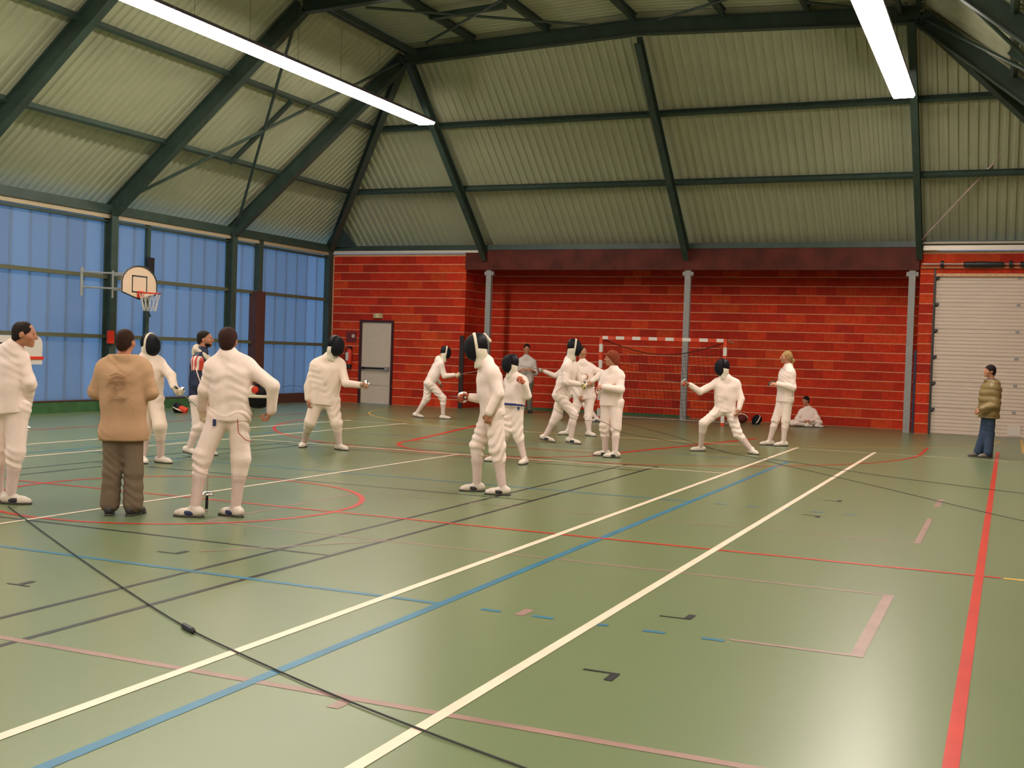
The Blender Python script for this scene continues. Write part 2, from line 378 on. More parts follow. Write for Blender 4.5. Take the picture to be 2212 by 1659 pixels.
MB().box((XL-.02, 22.6, 0), (XL+.06, YB-.05, .262)).build('plinth', BROWN, wl)
MB().box((XL+.02, 25.0, 2.98), (XL+.17, 25.18, ZE)).build('post', STEEL, wl)
MB().box((XL+.02, 24.82, 0), (XL+.26, 25.20, 2.98)).build('post_casing', BROWN, wl)
MB().box((XL+.02, YB-.25, 0), (XL+.2, YB-.06, ZE)).build('post', STEEL, wl)
MB().box((XL+.04, 20.80, 0), (XL+.13, 20.90, ZE)).build('post', STEEL, wl)
MB().box((XL+.13, 20.74, 3.12), (XL+.20, 20.96, 3.5)).build('junction_box', BLACK, wl)

# ---- brick walls
LEN, CO = .49, .2353
_bm = {}
def brick_obj(parent, x, y, z, lx, axis, m=BRICK):
    key = (round(lx, 2), axis)
    if key not in _bm:
        b = MB()
        a = (.0006, 0, .0085); e = (lx-.0006, .03, CO-.0085)
        if axis == 'y': a = (0, .0006, .0085); e = (.03, lx-.0006, CO-.0085)
        b.box(a, e); me = bpy.data.meshes.new('brick'); me.from_pydata(np.concatenate(b.v).tolist(), [], b.f); me.materials.append(m); _bm[key] = me
    o = bpy.data.objects.new('brick', _bm[key]); link(o, parent, (x, y, z)); return o
def bricks(parent, u0, u1, z0, z1, c, axis='x', holes=(), limit=300):
    cells = []
    n = int(round((z1-z0)/CO))
    for i in range(n):
        z = z0+i*CO; u = u0-(LEN/2 if i % 2 else 0)
        while u < u1-.02:
            a, b = max(u, u0), min(u+LEN, u1); u += LEN
            segs = [(a, b)]
            for h0, h1, hz in holes:
                if z < hz-.05:
                    ns = []
                    for p, q in segs:
                        if q <= h0 or p >= h1: ns.append((p, q))
                        else:
                            if p < h0: ns.append((p, h0))
                            if q > h1: ns.append((h1, q))
                    segs = ns
            cells += [(p, q, z) for p, q in segs if q-p > .03]
    cells.sort(key=lambda t: -t[1])
    for p, q, z in cells[:limit]:
        if axis == 'x': brick_obj(parent, p, c, z, q-p, 'x')
        else: brick_obj(parent, c, p, z, q-p, 'y')
    if len(cells) > limit:
        b = MB()
        for p, q, z in cells[limit:]: b.box((p+.0006, c, z+.0085), (q-.0006, c+.03, z+CO-.0085))
        b.build('brick', BRICK, parent, kind='stuff')
XA0, XA1, YA = -13.92, -2.03, 29.9
# left block with the exit door
DX0, DX1, DZ = -17.20, -16.22, 2.34
w1 = MB().box((XL+.05, YB+.004, 0), (DX0, YB+.3, 4.3)).box((DX1, YB+.004, 0), (XA0-.006, YB+.3, 4.3)).box((DX0, YB+.004, DZ), (DX1, YB+.3, 4.3)).box((XA0-.3, YB+.3, 0), (XA0-.006, YA, 4.3)).build('wall_back_1', MORTAR, kind='structure', label='orange block wall with exit door, projecting beside the glazing')
bricks(w1, XL+.2, XA0, 0, 18*CO, YB-.0, 'x', [(DX0-.07, DX1+.07, DZ+.06)])
bricks(w1, YB+.035, YA, 0, 18*CO, XA0-.03, 'y')
w2 = MB().box((XA0-.3, YA+.004, 0), (XA1+.3, YA+.3, 4.5)).build('wall_back_2', MORTAR, kind='structure', label='long red block wall at the back of the goal recess')
bricks(w2, XA0, XA1, 0, 18*CO, YA-.0)
MB().box((XA0, YA-.02, 0), (-7.8, YA, .07)).build('skirting', GREENBAND, w2)
MB().box((XA0, YB-.02, 4.44), (XA1, YA, 4.5)).build('recess_soffit', DARKWOOD, w2)
PX1 = -1.72
w3 = MB().box((XA1+.004, YB+.004, 0), (PX1, YB+.3, 4.3)).box((PX1, YB+.004, 3.7), (XR, YB+.3, 4.3)).box((XA1+.004, YB+.3, 0), (XA1+.3, YA, 4.3)).box((2.6, YB+.004, 0), (XR, YB+.3, 3.7)).build('wall_back_3', MORTAR, kind='structure', label='narrow orange block pier and lintel around the sectional door')
bricks(w3, XA1, PX1, 0, 15.8*CO, YB); bricks(w3, XA1, XR, 16*CO, 18*CO, YB); bricks(w3, 2.6, XR, 0, 16*CO, YB)
tr = MB().box((XA0+.02, YB-.10, 3.84), (XA1-.02, YB+.06, 4.42)).build('trim_1', DARKWOOD, kind='structure', label='deep dark stained wooden beam across the goal recess')
MB().box((XA0+.02, YB-.115, 4.42), (XA1, YB+.06, 4.445)).build('edge_strip', ALU, tr)
MB().box((XL+.2, YB-.12, 4.31), (XA0+.45, YB+.02, 4.375)).build('trim_2', WHITEP, kind='structure', label='thin white coping on top of the block wall')
# right and front walls (beside and behind the camera)
MB().box((XR, YF, 0), (XR+.2, YB+.3, ZE+.3)).build('wall_right', mat('plain_block_wall', (.42, .26, .17), .8, var=.1, scale=2), kind='structure', label='plain block side wall on the right')
MB().prism([(XL-.2, YF, 0), (XR+.2, YF, 0), (XR+.2, YF, ZE+.3), (XK1, YF, 9.2), (XK0, YF, 9.2), (XL-.2, YF, ZE+.3)], (0, 0, 0), (0, -.2, 0)).build('wall_front', mat('plain_block_wall', (.42, .26, .17)), kind='structure', label='plain block wall behind the camera')

# ---- exit door
d1 = empty('door_1', ((DX0+DX1)/2, YB, 0), kind='structure', label='cream exit door with black push bar in a dark frame')
MB().box((DX0, YB+.02, .01), (DX1, YB+.07, DZ)).build('leaf', DOORW, d1)
FRM = mat('dark_maroon_frame', (.055, .012, .012), .4)
for a, b in (((DX0-.07, YB-.03, 0), (DX0, YB+.1, DZ+.06)), ((DX1, YB-.03, 0), (DX1+.07, YB+.1, DZ+.06)), ((DX0, YB-.03, DZ), (DX1, YB+.1, DZ+.06))): MB().box(a, b).build('frame', FRM, d1)
MB().tube([(DX0+.08, YB-.07, 1.02), (DX1-.16, YB-.07, 1.02)], .028, 8).box((DX0+.06, YB-.08, .985), (DX0+.12, YB+.02, 1.055)).build('push_bar', BLACK, d1)
MB().box((DX1-.17, YB-.09, .97), (DX1-.05, YB+.02, 1.07)).build('latch_box', GREYP, d1)
el = empty('exit_light', (-16.66, YB, 2.46), 'small unlit emergency exit light above the cream door', 'light')
MB().box((-16.80, YB-.07, 2.46), (-16.52, YB, 2.60)).build('case', mat('yellowed_plastic', (.50, .38, .20), .4), el)
MB().box((-16.72, YB-.085, 2.475), (-16.62, YB-.07, 2.585)).build('lens', mat('pale_lens', (.75, .6, .35), .3), el)

# ---- fire extinguisher and its signs
fx = empty('fire_extinguisher', (-17.55, YB, 1.0), 'red fire extinguisher with white label hung beside the exit door', 'extinguisher')
MB().lathe((-17.55, YB-.10, 1.08), (0, 0, 1), [(0, .075), (.03, .085), (.40, .085), (.46, .06), (.49, .03)], 16).build('cylinder', REDP, fx, smooth=True)
MB().box((-17.61, YB-.195, 1.22), (-17.53, YB-.175, 1.45)).build('label_sticker', mat('label_white', (.7, .62, .55), .5), fx)
MB().lathe((-17.55, YB-.10, 1.0), (0, 0, 1), [(0, .06), (.0, .082), (.11, .088)], 16).build('base_ring', BLACK, fx)
MB().box((-17.58, YB-.13, 1.57), (-17.50, YB-.06, 1.63)).tube([(-17.55, YB-.10, 1.60), (-17.62, YB-.12, 1.63), (-17.67, YB-.12, 1.5), (-17.66, YB-.11, 1.2)], .014, 6).build('valve_and_hose', BLACK, fx)
MB().box((-17.60, YB-.02, 1.2), (-17.50, YB, 1.6)).build('bracket', BLACK, fx)
sg = empty('safety_sign', (-17.55, YB, 1.8), 'small dark red safety board above the fire extinguisher', 'sign')
MB().box((-17.72, YB-.02, 1.75), (-17.38, YB, 2.05)).build('board', mat('sign_dark_red', (.16, .02, .018), .5), sg)
MB().lathe((-17.48, YB-.02, 1.93), (0, -1, 0), [(0, .055), (.004, .055)], 16).build('pictogram', mat('sign_pale', (.6, .45, .35), .5), sg)

# ---- posts under the beam, corner guard, pad
for x, lab in ((-13.20, 'grey support post farthest left, next to the dark side of the block wall'), (-7.62, 'grey support post behind the handball goal net'), (-2.20, 'grey support post next to the white sectional door pier')):
    p = empty('support_post', (x, YB-.02, 0), lab, 'post', 'grey posts under the wooden beam')
    MB().box((x-.075, YB-.07, 0), (x+.075, YB+.05, 3.84)).build('shaft', GREYP, p)
    for s in (-1, 1): MB().box((x+s*.075-(.06 if s < 0 else 0), YB-.05, 3.70), (x+s*.075+(.06 if s > 0 else 0), YB+.03, 3.80)).build('bracket', GREYP, p)
MB().box((XA0-.11, YB-.045, 0), (XA0+.02, YB-.001, 2.02)).build('corner_guard', mat('dark_brown_guard', (.030, .016, .014), .5), label='dark brown corner guard on the block wall edge', cat='guard')
MB().box((XA1-.058, YB-.03, 0), (XA1-.006, YB+.06, 1.95)).build('corner_pad', mat('navy_pad', (.022, .016, .055), .5), label='narrow navy pad standing against the pier by the door', cat='pad')

# ---- sectional door on the right
d2 = empty('door_2', (.4, YB, 0), kind='structure', label='white ribbed sectional door')
SW = mat('white_sectional_steel', (.72, .59, .50), .42, var=.03, scale=.7)
sh = 3.70/6
for i in range(6):
    z0 = i*sh; prof = []
    nr = 7
    for k in range(nr):
        za = z0+.01+k*(sh-.015)/nr; zb = za+(sh-.015)/nr
        prof += [(0, za), (0, za+.008), (.018, za+.014), (.018, zb-.006), (0, zb)]
    v = []; 
    for dy, z in prof: v += [(PX1+.06, YB+.09-dy, z), (2.6, YB+.09-dy, z)]
    mesh('door_section', v, [(2*j, 2*j+1, 2*j+3, 2*j+2) for j in range(len(prof)-1)], SW, d2)
    for x in (PX1+.09, .12, 1.4):
        MB().box((x-.04, YB+.05, z0+sh-.055), (x+.04, YB+.085, z0+sh-.005)).build('hinge', GREYP if x > -1 else BLACK, d2)
    MB().lathe((PX1+.06, YB+.055, z0+sh-.05), (1, 0, 0), [(-.04, .035), (.04, .035)], 10).build('roller', BLACK, d2)
MB().box((PX1+.03, YB+.095, 0), (2.6, YB+.13, 3.72)).build('backing', SW, d2)
MB().box((PX1, YB-.01, 0), (PX1+.045, YB+.1, 3.9)).build('track', mat('dark_track', (.035, .03, .03), .5), d2)
MB().box((-.0, YB+.055, .05), (.28, YB+.075, .28)).build('sticker', mat('label_white', (.7, .62, .55), .5), d2)
sp = empty('door_spring_shaft', (.2, YB-.1, 3.93), 'black coil springs on the shaft above the white sectional door', 'door mechanism')
MB().tube([(XA1+.05, YB-.10, 3.98), (XR-.1, YB-.10, 3.98)], .018, 8).build('shaft', ALU, sp)
MB().box((XA1+.02, YB-.05, 3.88), (XR-.05, YB-.02, 3.93)).build('support_plate', mat('orange_brown_batten', (.42, .14, .04), .6), sp)
for a, b in ((-1.08, -.22), (.12, .9)): MB().lathe((a, YB-.10, 3.97), (1, 0, 0), [(0, .05), (.02, .065), ((b-a)/2, .072), (b-a-.03, .06), (b-a, .05)], 14).build('spring', BLACK, sp)
for x in (-1.55, -.08): MB().lathe((x, YB-.10, 3.98), (1, 0, 0), [(-.035, .08), (.035, .08)], 14).build('drum', BLACK, sp)
rs = empty('door_rail', (.2, YB-.2, 4.25), 'pale horizontal rails fixed above the sectional door springs', 'rail')
MB().tube([(XA1-.05, YB-.22, 4.46), (XR-.1, YB-.22, 4.46)], .028, 8).build('pipe', mat('pale_galvanised', (.62, .55, .48), .35, metal=.3), rs)
MB().box((XA1+.05, YB-.16, 4.30), (XR-.1, YB-.09, 4.41)).build('channel', mat('pale_galvanised', (.62, .55, .48)), rs)
MB().tube([(XA1-.06, YB-.3, 4.44), on_y(2212, 283, 26.6)], .022, 8).build('diagonal_stay', mat('pale_pink_tube', (.50, .38, .33), .4), fr, label='thin pale diagonal stay rising from the pier to the roof')

# ---- strip lights
DIFF = bpy.data.materials.new('lamp_diffuser'); DIFF.use_nodes = True; _n = DIFF.node_tree.nodes; _n.remove(_n['Principled BSDF'])
_e = _n.new('ShaderNodeEmission'); _e.inputs[0].default_value = (*LAMP_COLOR, 1); _e.inputs[1].default_value = LAMP_STRENGTH
DIFF.node_tree.links.new(_e.outputs[0], _n['Material Output'].inputs['Surface'])
HOUS = mat('lamp_housing', (.10, .08, .10), .5)
ORD = 'first second third fourth fifth sixth seventh eighth ninth tenth eleventh twelfth thirteenth fourteenth fifteenth sixteenth seventeenth eighteenth nineteenth twentieth twenty-first'.split()
def strip(xc, side):
    proto = None
    for k in range(21):
        y1 = 24.5-1.56*k; y0 = y1-1.53; L0 = (xc, (y0+y1)/2, 7.0)
        lab = f'{ORD[k]} glowing fluorescent strip light from the far end of the {side} row'
        t = empty('strip_light', L0, lab, 'light', f'strip lights in the {side} row')
        if proto is None:
            b = MB().prism([(xc-.19, y0, 7.0), (xc+.19, y0, 7.0), (xc+.22, y0, 7.05), (xc-.22, y0, 7.05)], (0, y0, 0), (0, y1, 0))
            A = b.build('diffuser', DIFF, t)
            B = MB().box((xc-.23, y0-.005, 7.05), (xc+.23, y1+.005, 7.11)).build('housing', HOUS, t)
            top = 8.25
            C = MB().tube([(xc, (y0+y1)/2, 7.1), (xc, (y0+y1)/2, top)], .004, 5).build('suspension_wire', HOUS, t)
            proto = (A, B, C)
        else:
            for q in proto: c = q.copy(); COL.objects.link(c); c.parent = t; c.location = q.location; W[c] = np.array(L0)
strip(-13.1, 'left'); strip(-2.2, 'right')

# ---- handball goal
gx0, gx1, gy = -9.36, -6.24, 27.05
gl = empty('handball_goal', ((gx0+gx1)/2, gy, 0), 'red and white striped handball goal with dark net', 'goal')
SM = stripe_mat('red_white_bands_upright', (.66, .055, .012), (.72, .66, .60), 2, .40, .12)
SH_ = stripe_mat('red_white_bands_bar', (.66, .055, .012), (.72, .66, .60), 0, .42, .12)
for x in (gx0, gx1): MB().box((x-.04, gy-.04, 0), (x+.04, gy+.04, 2.08)).build('goal_post', SM, gl)
MB().box((gx0+.04, gy-.04, 2.0), (gx1-.04, gy+.04, 2.08)).build('crossbar', SH_, gl)
RT = mat('grey_goal_tube', (.45, .40, .35), .4)
for x in (gx0, gx1): MB().tube([(x, gy+.03, 2.05), (x, gy+.85, 2.0)], .018, 6).build('net_hook', RT, gl)
for x in (gx0, gx1): MB().tube([(x, gy+.03, .03), (x, gy+1.1, .03)], .018, 6).build('ground_bar', RT, gl)
MB().tube([(gx0, gy+1.1, .03), (gx1, gy+1.1, .03)], .018, 6).build('ground_bar', RT, gl)
nb_ = MB()
def netp(u, v):     # sagging back net
    x = gx0+.05+(gx1-gx0-.1)*u; sag = .32*math.sin(math.pi*u)*(1-v)**2
    y = gy+.10+(.75)*min(1, (1-v)*0+v)+.2*v; z = 1.95*(1-v)+.03-sag
    return (x, y, z)
for i in range(29): nb_.tube([netp(i/28, j/8) for j in range(9)], .0032, 4, False)
for j in range(19): nb_.tube([netp(i/12, j/18) for i in range(13)], .0032, 4, False)
nb_.tube([netp(i/16, .0) for i in range(17)], .012, 5, False)
for x in (gx0, gx1):
    for j in range(10): nb_.tube([(x, gy+.05, 1.95-.2*j), (x, gy+.1+.95*(j+.5)/10, 1.95-.2*j)], .003, 4, False)
nb_.build('net', mat('dark_net_cord', (.05, .012, .010), .8), gl, kind='stuff')

# ---- basketball hoop on the glazed wall
bx, by0, by1 = -17.2, 18.82, 19.89
byc = (by0+by1)/2
hp = empty('basketball_hoop', (XL+.2, byc, 2.4), 'fan shaped white basketball board with red rim on the glazed wall', 'basketball hoop')
pr_ = [(by0, 2.60), (byc-.02, 2.47), (by1, 2.60), (by1, 2.80)]+[(byc+(by1-byc)*math.cos(t), 2.80+.38*math.sin(t)) for t in np.linspace(.15, math.pi-.15, 12)]+[(by0, 2.80)]
P = [(bx, y, z) for y, z in pr_]
MB().prism(P, (0, 0, 0), (-.03, 0, 0)).build('backboard', mat('cream_board', (.66, .50, .36), .5), hp)
DB = mat('dark_board_line', (.03, .045, .05), .5)
MB().tube([(bx+.006, y, z) for y, z in pr_]+[(bx+.006, *pr_[0])], .016, 6).build('border', DB, hp)
q = [(byc-.22, 2.62), (byc-.22, 2.96), (byc+.22, 2.96), (byc+.22, 2.62), (byc-.22, 2.62)]
b = MB()
for (a, c), (d, e) in zip(q[:-1], q[1:]): b.bar((bx+.004, a, c), (bx+.004, d, e), .006, .03, (1, 0, 0)) if False else b.box((bx, min(a, d)-.014, min(c, e)-.014), (bx+.005, max(a, d)+.014, max(c, e)+.014))
b.build('target_square', DB, hp)
MB().box((bx+.005, byc-.07, 2.50), (bx+.06, byc+.07, 2.64)).build('rim_bracket', REDP, hp)
MB().tube([(bx+.29+.225*math.cos(t), byc+.225*math.sin(t), 2.60) for t in np.linspace(0, 2*math.pi, 25)], .011, 6, False).build('rim', REDP, hp)
nb2 = MB()
for i in range(12):
    t = 2*math.pi*i/12; t2 = t+.5
    for tt in (t2, t-.5): nb2.tube([(bx+.29+.22*math.cos(t), byc+.22*math.sin(t), 2.6), (bx+.29+.17*math.cos((t+tt)/2), byc+.17*math.sin((t+tt)/2), 2.42), (bx+.29+.13*math.cos(tt), byc+.13*math.sin(tt), 2.22)], .005, 4, False)
nb2.build('hoop_net', mat('white_cord', (.6, .56, .5), .8), hp, kind='stuff')
GB = mat('grey_bracket', (.32, .33, .31), .5)
for y, yy in ((by0+.08, by0-.17), (by1-.08, by1-.33)):
    fb = MB()
    for z in (2.66, 2.98): fb.tube([(bx-.03, y, z), (XL+.26, yy, z+.02)], .022, 6)
    fb.tube([(XL+.26, yy, 2.5), (XL+.26, yy, 3.1)], .03, 6).build('bracket_frame', GB, hp)
MB().tube([(bx-.03, byc+.1, 2.55), (XL+.2, 20.85, 2.15)], .025, 6).build('stay', STEEL, hp)
# ---- white board with a red stripe, low on the glazed wall
wb = empty('wall_board', (XL+.28, 16.9, 1.0), 'white rounded board with a red stripe behind the leftmost fencer', 'board')
y0, y1, z0, z1 = 15.9, 17.58, 1.03, 1.60
cr = [(XL+.3, y0, z0), (XL+.3, y1, z0), (XL+.3, y1, z1-.15)]+[(XL+.3, y1-.15+.15*math.cos(t), z1-.15+.15*math.sin(t)) for t in np.linspace(.2, 1.57, 5)]+[(XL+.3, y0, z1)]
MB().prism(cr, (0, 0, 0), (-.03, 0, 0)).build('panel', mat('board_white', (.62, .56, .50), .5), wb)
MB().box((XL+.30, y0, 1.13), (XL+.315, y1+.03, 1.19)).build('stripe', REDP, wb)
MB().box((XL+.30, 16.45, 1.38), (XL+.312, 16.56, 1.46)).build('mark', BLACK, wb)
for y in (16.2, 17.3): MB().box((XL+.05, y-.03, 1.3), (XL+.27, y+.03, 1.36)).build('bracket', GREYP, wb)
MB().box((XL+.27, 19.42, 1.50), (XL+.33, 19.58, 1.78)).build('alarm_box', REDP, label='small red alarm box on the green steel column', cat='alarm box')
# ================================================================ FIGURES
def nz(v): v = np.asarray(v, float); return v/(np.linalg.norm(v)+1e-9)
def lerp(a, b, t): return np.asarray(a)*(1-t)+np.asarray(b)*t
UP = np.array([0, 0, 1.])
def cap(a, b, ra, rb=None, k=.03): return ('c', np.array(a, float), np.array(b, float), ra, ra if rb is None else rb, k)
def ell(c, R, r, k=.02): return ('e', np.array(c, float), np.array(R, float), np.array(r, float), None, k)   # R rows: local axes
def field(prims, h, cuts=(), fold=0., shell=None, seed=0., puff=0.):
    lo = np.full(3, 1e9); hi = -lo
    for p in prims:
        if p[0] == 'c':
            r = max(p[3], p[4]); lo = np.minimum(lo, np.minimum(p[1], p[2])-r); hi = np.maximum(hi, np.maximum(p[1], p[2])+r)
        else: r = p[3].max(); lo = np.minimum(lo, p[1]-r); hi = np.maximum(hi, p[1]+r)
    lo -= 3*h+.012; hi += 3*h+.012
    n = np.ceil((hi-lo)/h).astype(int)+1
    D = np.full(n, 1.0, np.float32)
    ax = [lo[i]+h*np.arange(n[i]) for i in range(3)]
    for p in prims:
        k = p[5]
        if p[0] == 'c': r = max(p[3], p[4]); a = np.minimum(p[1], p[2])-r; b = np.maximum(p[1], p[2])+r
        else: r = p[3].max(); a = p[1]-r; b = p[1]+r
        pad = k+2.5*h+fold
        i0 = np.maximum(((a-pad-lo)/h).astype(int), 0); i1 = np.minimum(((b+pad-lo)/h).astype(int)+2, n)
        sl = tuple(slice(i0[j], i1[j]) for j in range(3))
        X = ax[0][sl[0]][:, None, None]; Y = ax[1][sl[1]][None, :, None]; Z = ax[2][sl[2]][None, None, :]
        if p[0] == 'c':
            d = p[2]-p[1]; L2 = d@d+1e-12
            px, py, pz = X-p[1][0], Y-p[1][1], Z-p[1][2]
            t = np.clip((px*d[0]+py*d[1]+pz*d[2])/L2, 0, 1)
            q = np.sqrt((px-t*d[0])**2+(py-t*d[1])**2+(pz-t*d[2])**2)-(p[3]+t*(p[4]-p[3]))
        else:
            px, py, pz = X-p[1][0], Y-p[1][1], Z-p[1][2]; s = 0; s2 = 0
            for j in range(3):
                u = (px*p[2][j][0]+py*p[2][j][1]+pz*p[2][j][2])/p[3][j]; s = s+u*u; s2 = s2+(u/p[3][j])**2
            s = np.sqrt(s); q = s*(s-1)/(np.sqrt(s2)+1e-6)
        o = D[sl]
        if k > 0:
            hh = np.clip(.5+.5*(o-q)/k, 0, 1); D[sl] = o*(1-hh)+q*hh-k*hh*(1-hh)
        else: D[sl] = np.minimum(o, q)
    X = ax[0][:, None, None]; Y = ax[1][None, :, None]; Z = ax[2][None, None, :]
    if fold:
        w = np.sin(2*np.pi*(Z*10.5+.9*np.sin(X*5.5+seed+Z*2)+.8*np.sin(Y*6.3+1.7*seed)+.45*np.sin(X*15+Y*11+Z*7)))
        g = np.sin(X*6.3+2.1*seed)*np.sin(Y*7.1+seed)*np.sin(Z*5.2+seed)
        D = D-fold*(.6*w*np.clip(.35+.65*np.sin(Z*7+X*4+Y*5+seed), 0, 1)+.9*g)
    if puff: D = D-puff*np.abs(np.sin(np.pi*(Z*8.5+.25*np.sin(X*9+Y*7))))
    if shell: D = np.abs(D)-shell
    for c in cuts:      # c = (point, normal): keep the side where (p-point).normal < 0
        P0, N0 = np.array(c[0], float), nz(c[1])
        D = np.maximum(D, (X-P0[0])*N0[0]+(Y-P0[1])*N0[1]+(Z-P0[2])*N0[2])
    return D, lo, h
def nets(D, lo, h):
    s = D < 0; n = D.shape
    c = np.zeros((n[0]-1, n[1]-1, n[2]-1), np.uint8)
    for i in (0, 1):
        for j in (0, 1):
            for k in (0, 1): c += s[i:n[0]-1+i, j:n[1]-1+j, k:n[2]-1+k]
    act = (c > 0) & (c < 8); ids = np.full(act.shape, -1, np.int64); I = np.argwhere(act); ids[act] = np.arange(len(I))
    acc = np.zeros((len(I), 3)); cnt = np.zeros(len(I))
    cor = [(i, j, k) for i in (0, 1) for j in (0, 1) for k in (0, 1)]
    for a in cor:
        for axx in range(3):
            if a[axx]: continue
            b = list(a); b[axx] = 1
            da = D[I[:, 0]+a[0], I[:, 1]+a[1], I[:, 2]+a[2]]; db = D[I[:, 0]+b[0], I[:, 1]+b[1], I[:, 2]+b[2]]
            m = (da < 0) != (db < 0); t = np.where(m, da/np.where(m, da-db, 1), 0)
            p = np.tile(np.array(a, float), (len(I), 1)); p[:, axx] += t
            acc[m] += p[m]; cnt[m] += 1
    V = lo+h*(I+acc/cnt[:, None])
    F = []
    for axx in range(3):
        o1, o2 = [(1, 2), (2, 0), (0, 1)][axx]
        sl0 = [slice(None)]*3; sl1 = [slice(None)]*3; sl0[axx] = slice(0, -1); sl1[axx] = slice(1, None)
        a, b = s[tuple(sl0)], s[tuple(sl1)]
        E = np.argwhere(a != b); E = E[(E[:, o1] > 0) & (E[:, o2] > 0) & (E[:, o1] < n[o1]-1) & (E[:, o2] < n[o2]-1)]
        ins = a[E[:, 0], E[:, 1], E[:, 2]]
        q = []
        for d1, d2 in ((0, 0), (-1, 0), (-1, -1), (0, -1)):
            C = E.copy(); C[:, o1] += d1; C[:, o2] += d2; q.append(ids[C[:, 0], C[:, 1], C[:, 2]])
        q = np.stack(q, 1); q[~ins] = q[~ins][:, ::-1]; F.append(q)
    F = np.concatenate(F); F = F[(F >= 0).all(1)]
    return V, F
def fast_mesh(name, V, F, m, parent, smooth=True, **kw):
    me = bpy.data.meshes.new(name); loc = W[parent]
    me.vertices.add(len(V)); me.vertices.foreach_set('co', (V-loc).astype(np.float32).ravel())
    me.loops.add(F.size); me.loops.foreach_set('vertex_index', F.ravel().astype(np.int32))
    me.polygons.add(len(F)); me.polygons.foreach_set('loop_start', (np.arange(len(F))*F.shape[1]).astype(np.int32))
    if smooth: me.polygons.foreach_set('use_smooth', np.ones(len(F), bool))
    me.update(calc_edges=True); me.validate(); me.materials.append(m)
    o = bpy.data.objects.new(name, me); link(o, parent, loc); return tag(o, **kw)
def blob(name, prims, h, m, parent, **kw):
    ck = {q: kw.pop(q) for q in ('cuts', 'fold', 'shell', 'seed', 'puff') if q in kw}
    V, F = nets(*field(prims, h, **ck)); return fast_mesh(name, V, F, m, parent, **kw)
def blob_join(name, groups, m, parent, **kw):
    Vs = []; Fs = []; n = 0
    for prims, h in groups:
        V, F = nets(*field(prims, h)); Vs.append(V); Fs.append(F+n); n += len(V)
    return fast_mesh(name, np.concatenate(Vs), np.concatenate(Fs), m, parent, **kw)

CLOTH = mat('white_fencing_cloth', (.90, .735, .665), .8, var=.03, scale=6, bump=.15, bscale=90, spec=.25, sheen=.1)
CLOTH2 = mat('ivory_fencing_cloth', (.88, .71, .60), .8, var=.03, scale=6, bump=.15, bscale=90, spec=.25)
SOCK = mat('white_sock', (.70, .54, .49), .85, var=.04, scale=30, spec=.2)
SKIN = mat('skin', (.50, .22, .13), .5, var=.06, scale=10, spec=.4)
MESHB = mat('black_wire_mesh', (.008, .008, .012), .5, spec=.15, var=.2, scale=150, bump=.4, bscale=400)
PADB = mat('black_padding', (.009, .008, .012), .5, spec=.2)
BIB = mat('white_bib', (.74, .66, .53), .75, spec=.25)
SHOEW = mat('white_trainer', (.72, .62, .54), .5, var=.04)
SHOED = mat('dark_trainer', (.035, .03, .035), .5)
SOLE = mat('dark_sole', (.05, .045, .045), .6)
NAVY = mat('navy_shoe_panel', (.025, .035, .12), .5)
EYE_M = mat('dark_eye', (.03, .02, .015), .25)
def hair_mat(c): return mat('hair_%.3f_%.3f' % (c[0], c[1]), c, .6, var=.35, scale=60, bump=.5, bscale=200, spec=.15)

def hand_prims(w, d, nrm, side, curl, s):
    d = nz(d); nrm = np.asarray(nrm, float); nrm = nz(nrm-d*(nrm@d)); lat = np.cross(d, nrm)*side
    P = [cap(w-d*.03*s, w+d*.02*s, .026*s, .026*s, .01)]
    for o in (-.022, -.007, .008, .022): P.append(cap(w+d*.02*s+lat*o*.7*s, w+d*.085*s+lat*o*1.25*s, .0155*s, .0135*s, .012))
    for i, (o, L) in enumerate(((-.030, .058), (-.011, .075), (.010, .080), (.030, .072))):
        p = w+d*.088*s+lat*o*s; a = 0; seg = (.45, .32, .25)
        for q in range(3):
            a += (.25+1.25*curl)*(.8 if q == 0 else 1); dd = nz(d*math.cos(a)+nrm*math.sin(a)+lat*o*(1-curl)*2); e = p+dd*L*seg[q]*s*1.15
            P.append(cap(p, e, .0095*s, .0082*s, .005)); p = e
    p = w+d*.03*s+lat*.03*s; e = p+nz(d*.6+lat*.7*(1-.5*curl)+nrm*.35)*.04*s; P.append(cap(p, e, .014*s, .011*s, .012))
    g = e+nz(d*.85+nrm*(.25+.5*curl)-lat*.3*curl)*.03*s; P.append(cap(e, g, .0105*s, .009*s, .005))
    return P
def frame_of(fwd, pitch=0., roll=0.):
    f = nz(fwd); r = nz(np.cross(f, UP)); u = np.cross(r, f)
    f2 = f*math.cos(pitch)+u*math.sin(pitch); u2 = u*math.cos(pitch)-f*math.sin(pitch)
    r2 = r*math.cos(roll)+u2*math.sin(roll); u3 = u2*math.cos(roll)-r*math.sin(roll)
    return np.array([r2, f2, u3])          # rows: right, forward, up
def loc2(c, R, s): return lambda x, y, z: np.asarray(c)+s*(R[0]*x+R[1]*y+R[2]*z)
def head_prims(c, R, s):
    L = loc2(c, R, s); E = lambda x, y, z, a, b, d, k=.02: ell(L(x, y, z), R, np.array([a, b, d])*s, k*s)
    P = [E(0, -.008, .03, .074, .095, .085), E(0, .028, -.045, .056, .066, .062, .03), cap(L(0, .092, .018), L(0, .112, -.022), .011*s, .017*s, .012*s),
         cap(L(-.035, .078, .03), L(.035, .078, .03), .016*s, None, .02*s), cap(L(-.02, .088, -.058), L(.02, .088, -.058), .011*s, None, .012*s),
         cap(L(0, .07, -.09), L(0, .078, -.092), .022*s, None, .025*s)]
    for q in (-1, 1):
        P += [E(q*.076, -.008, -.008, .010, .022, .034, .006), E(q*.045, .062, -.02, .024, .026, .024, .03)]
    return P
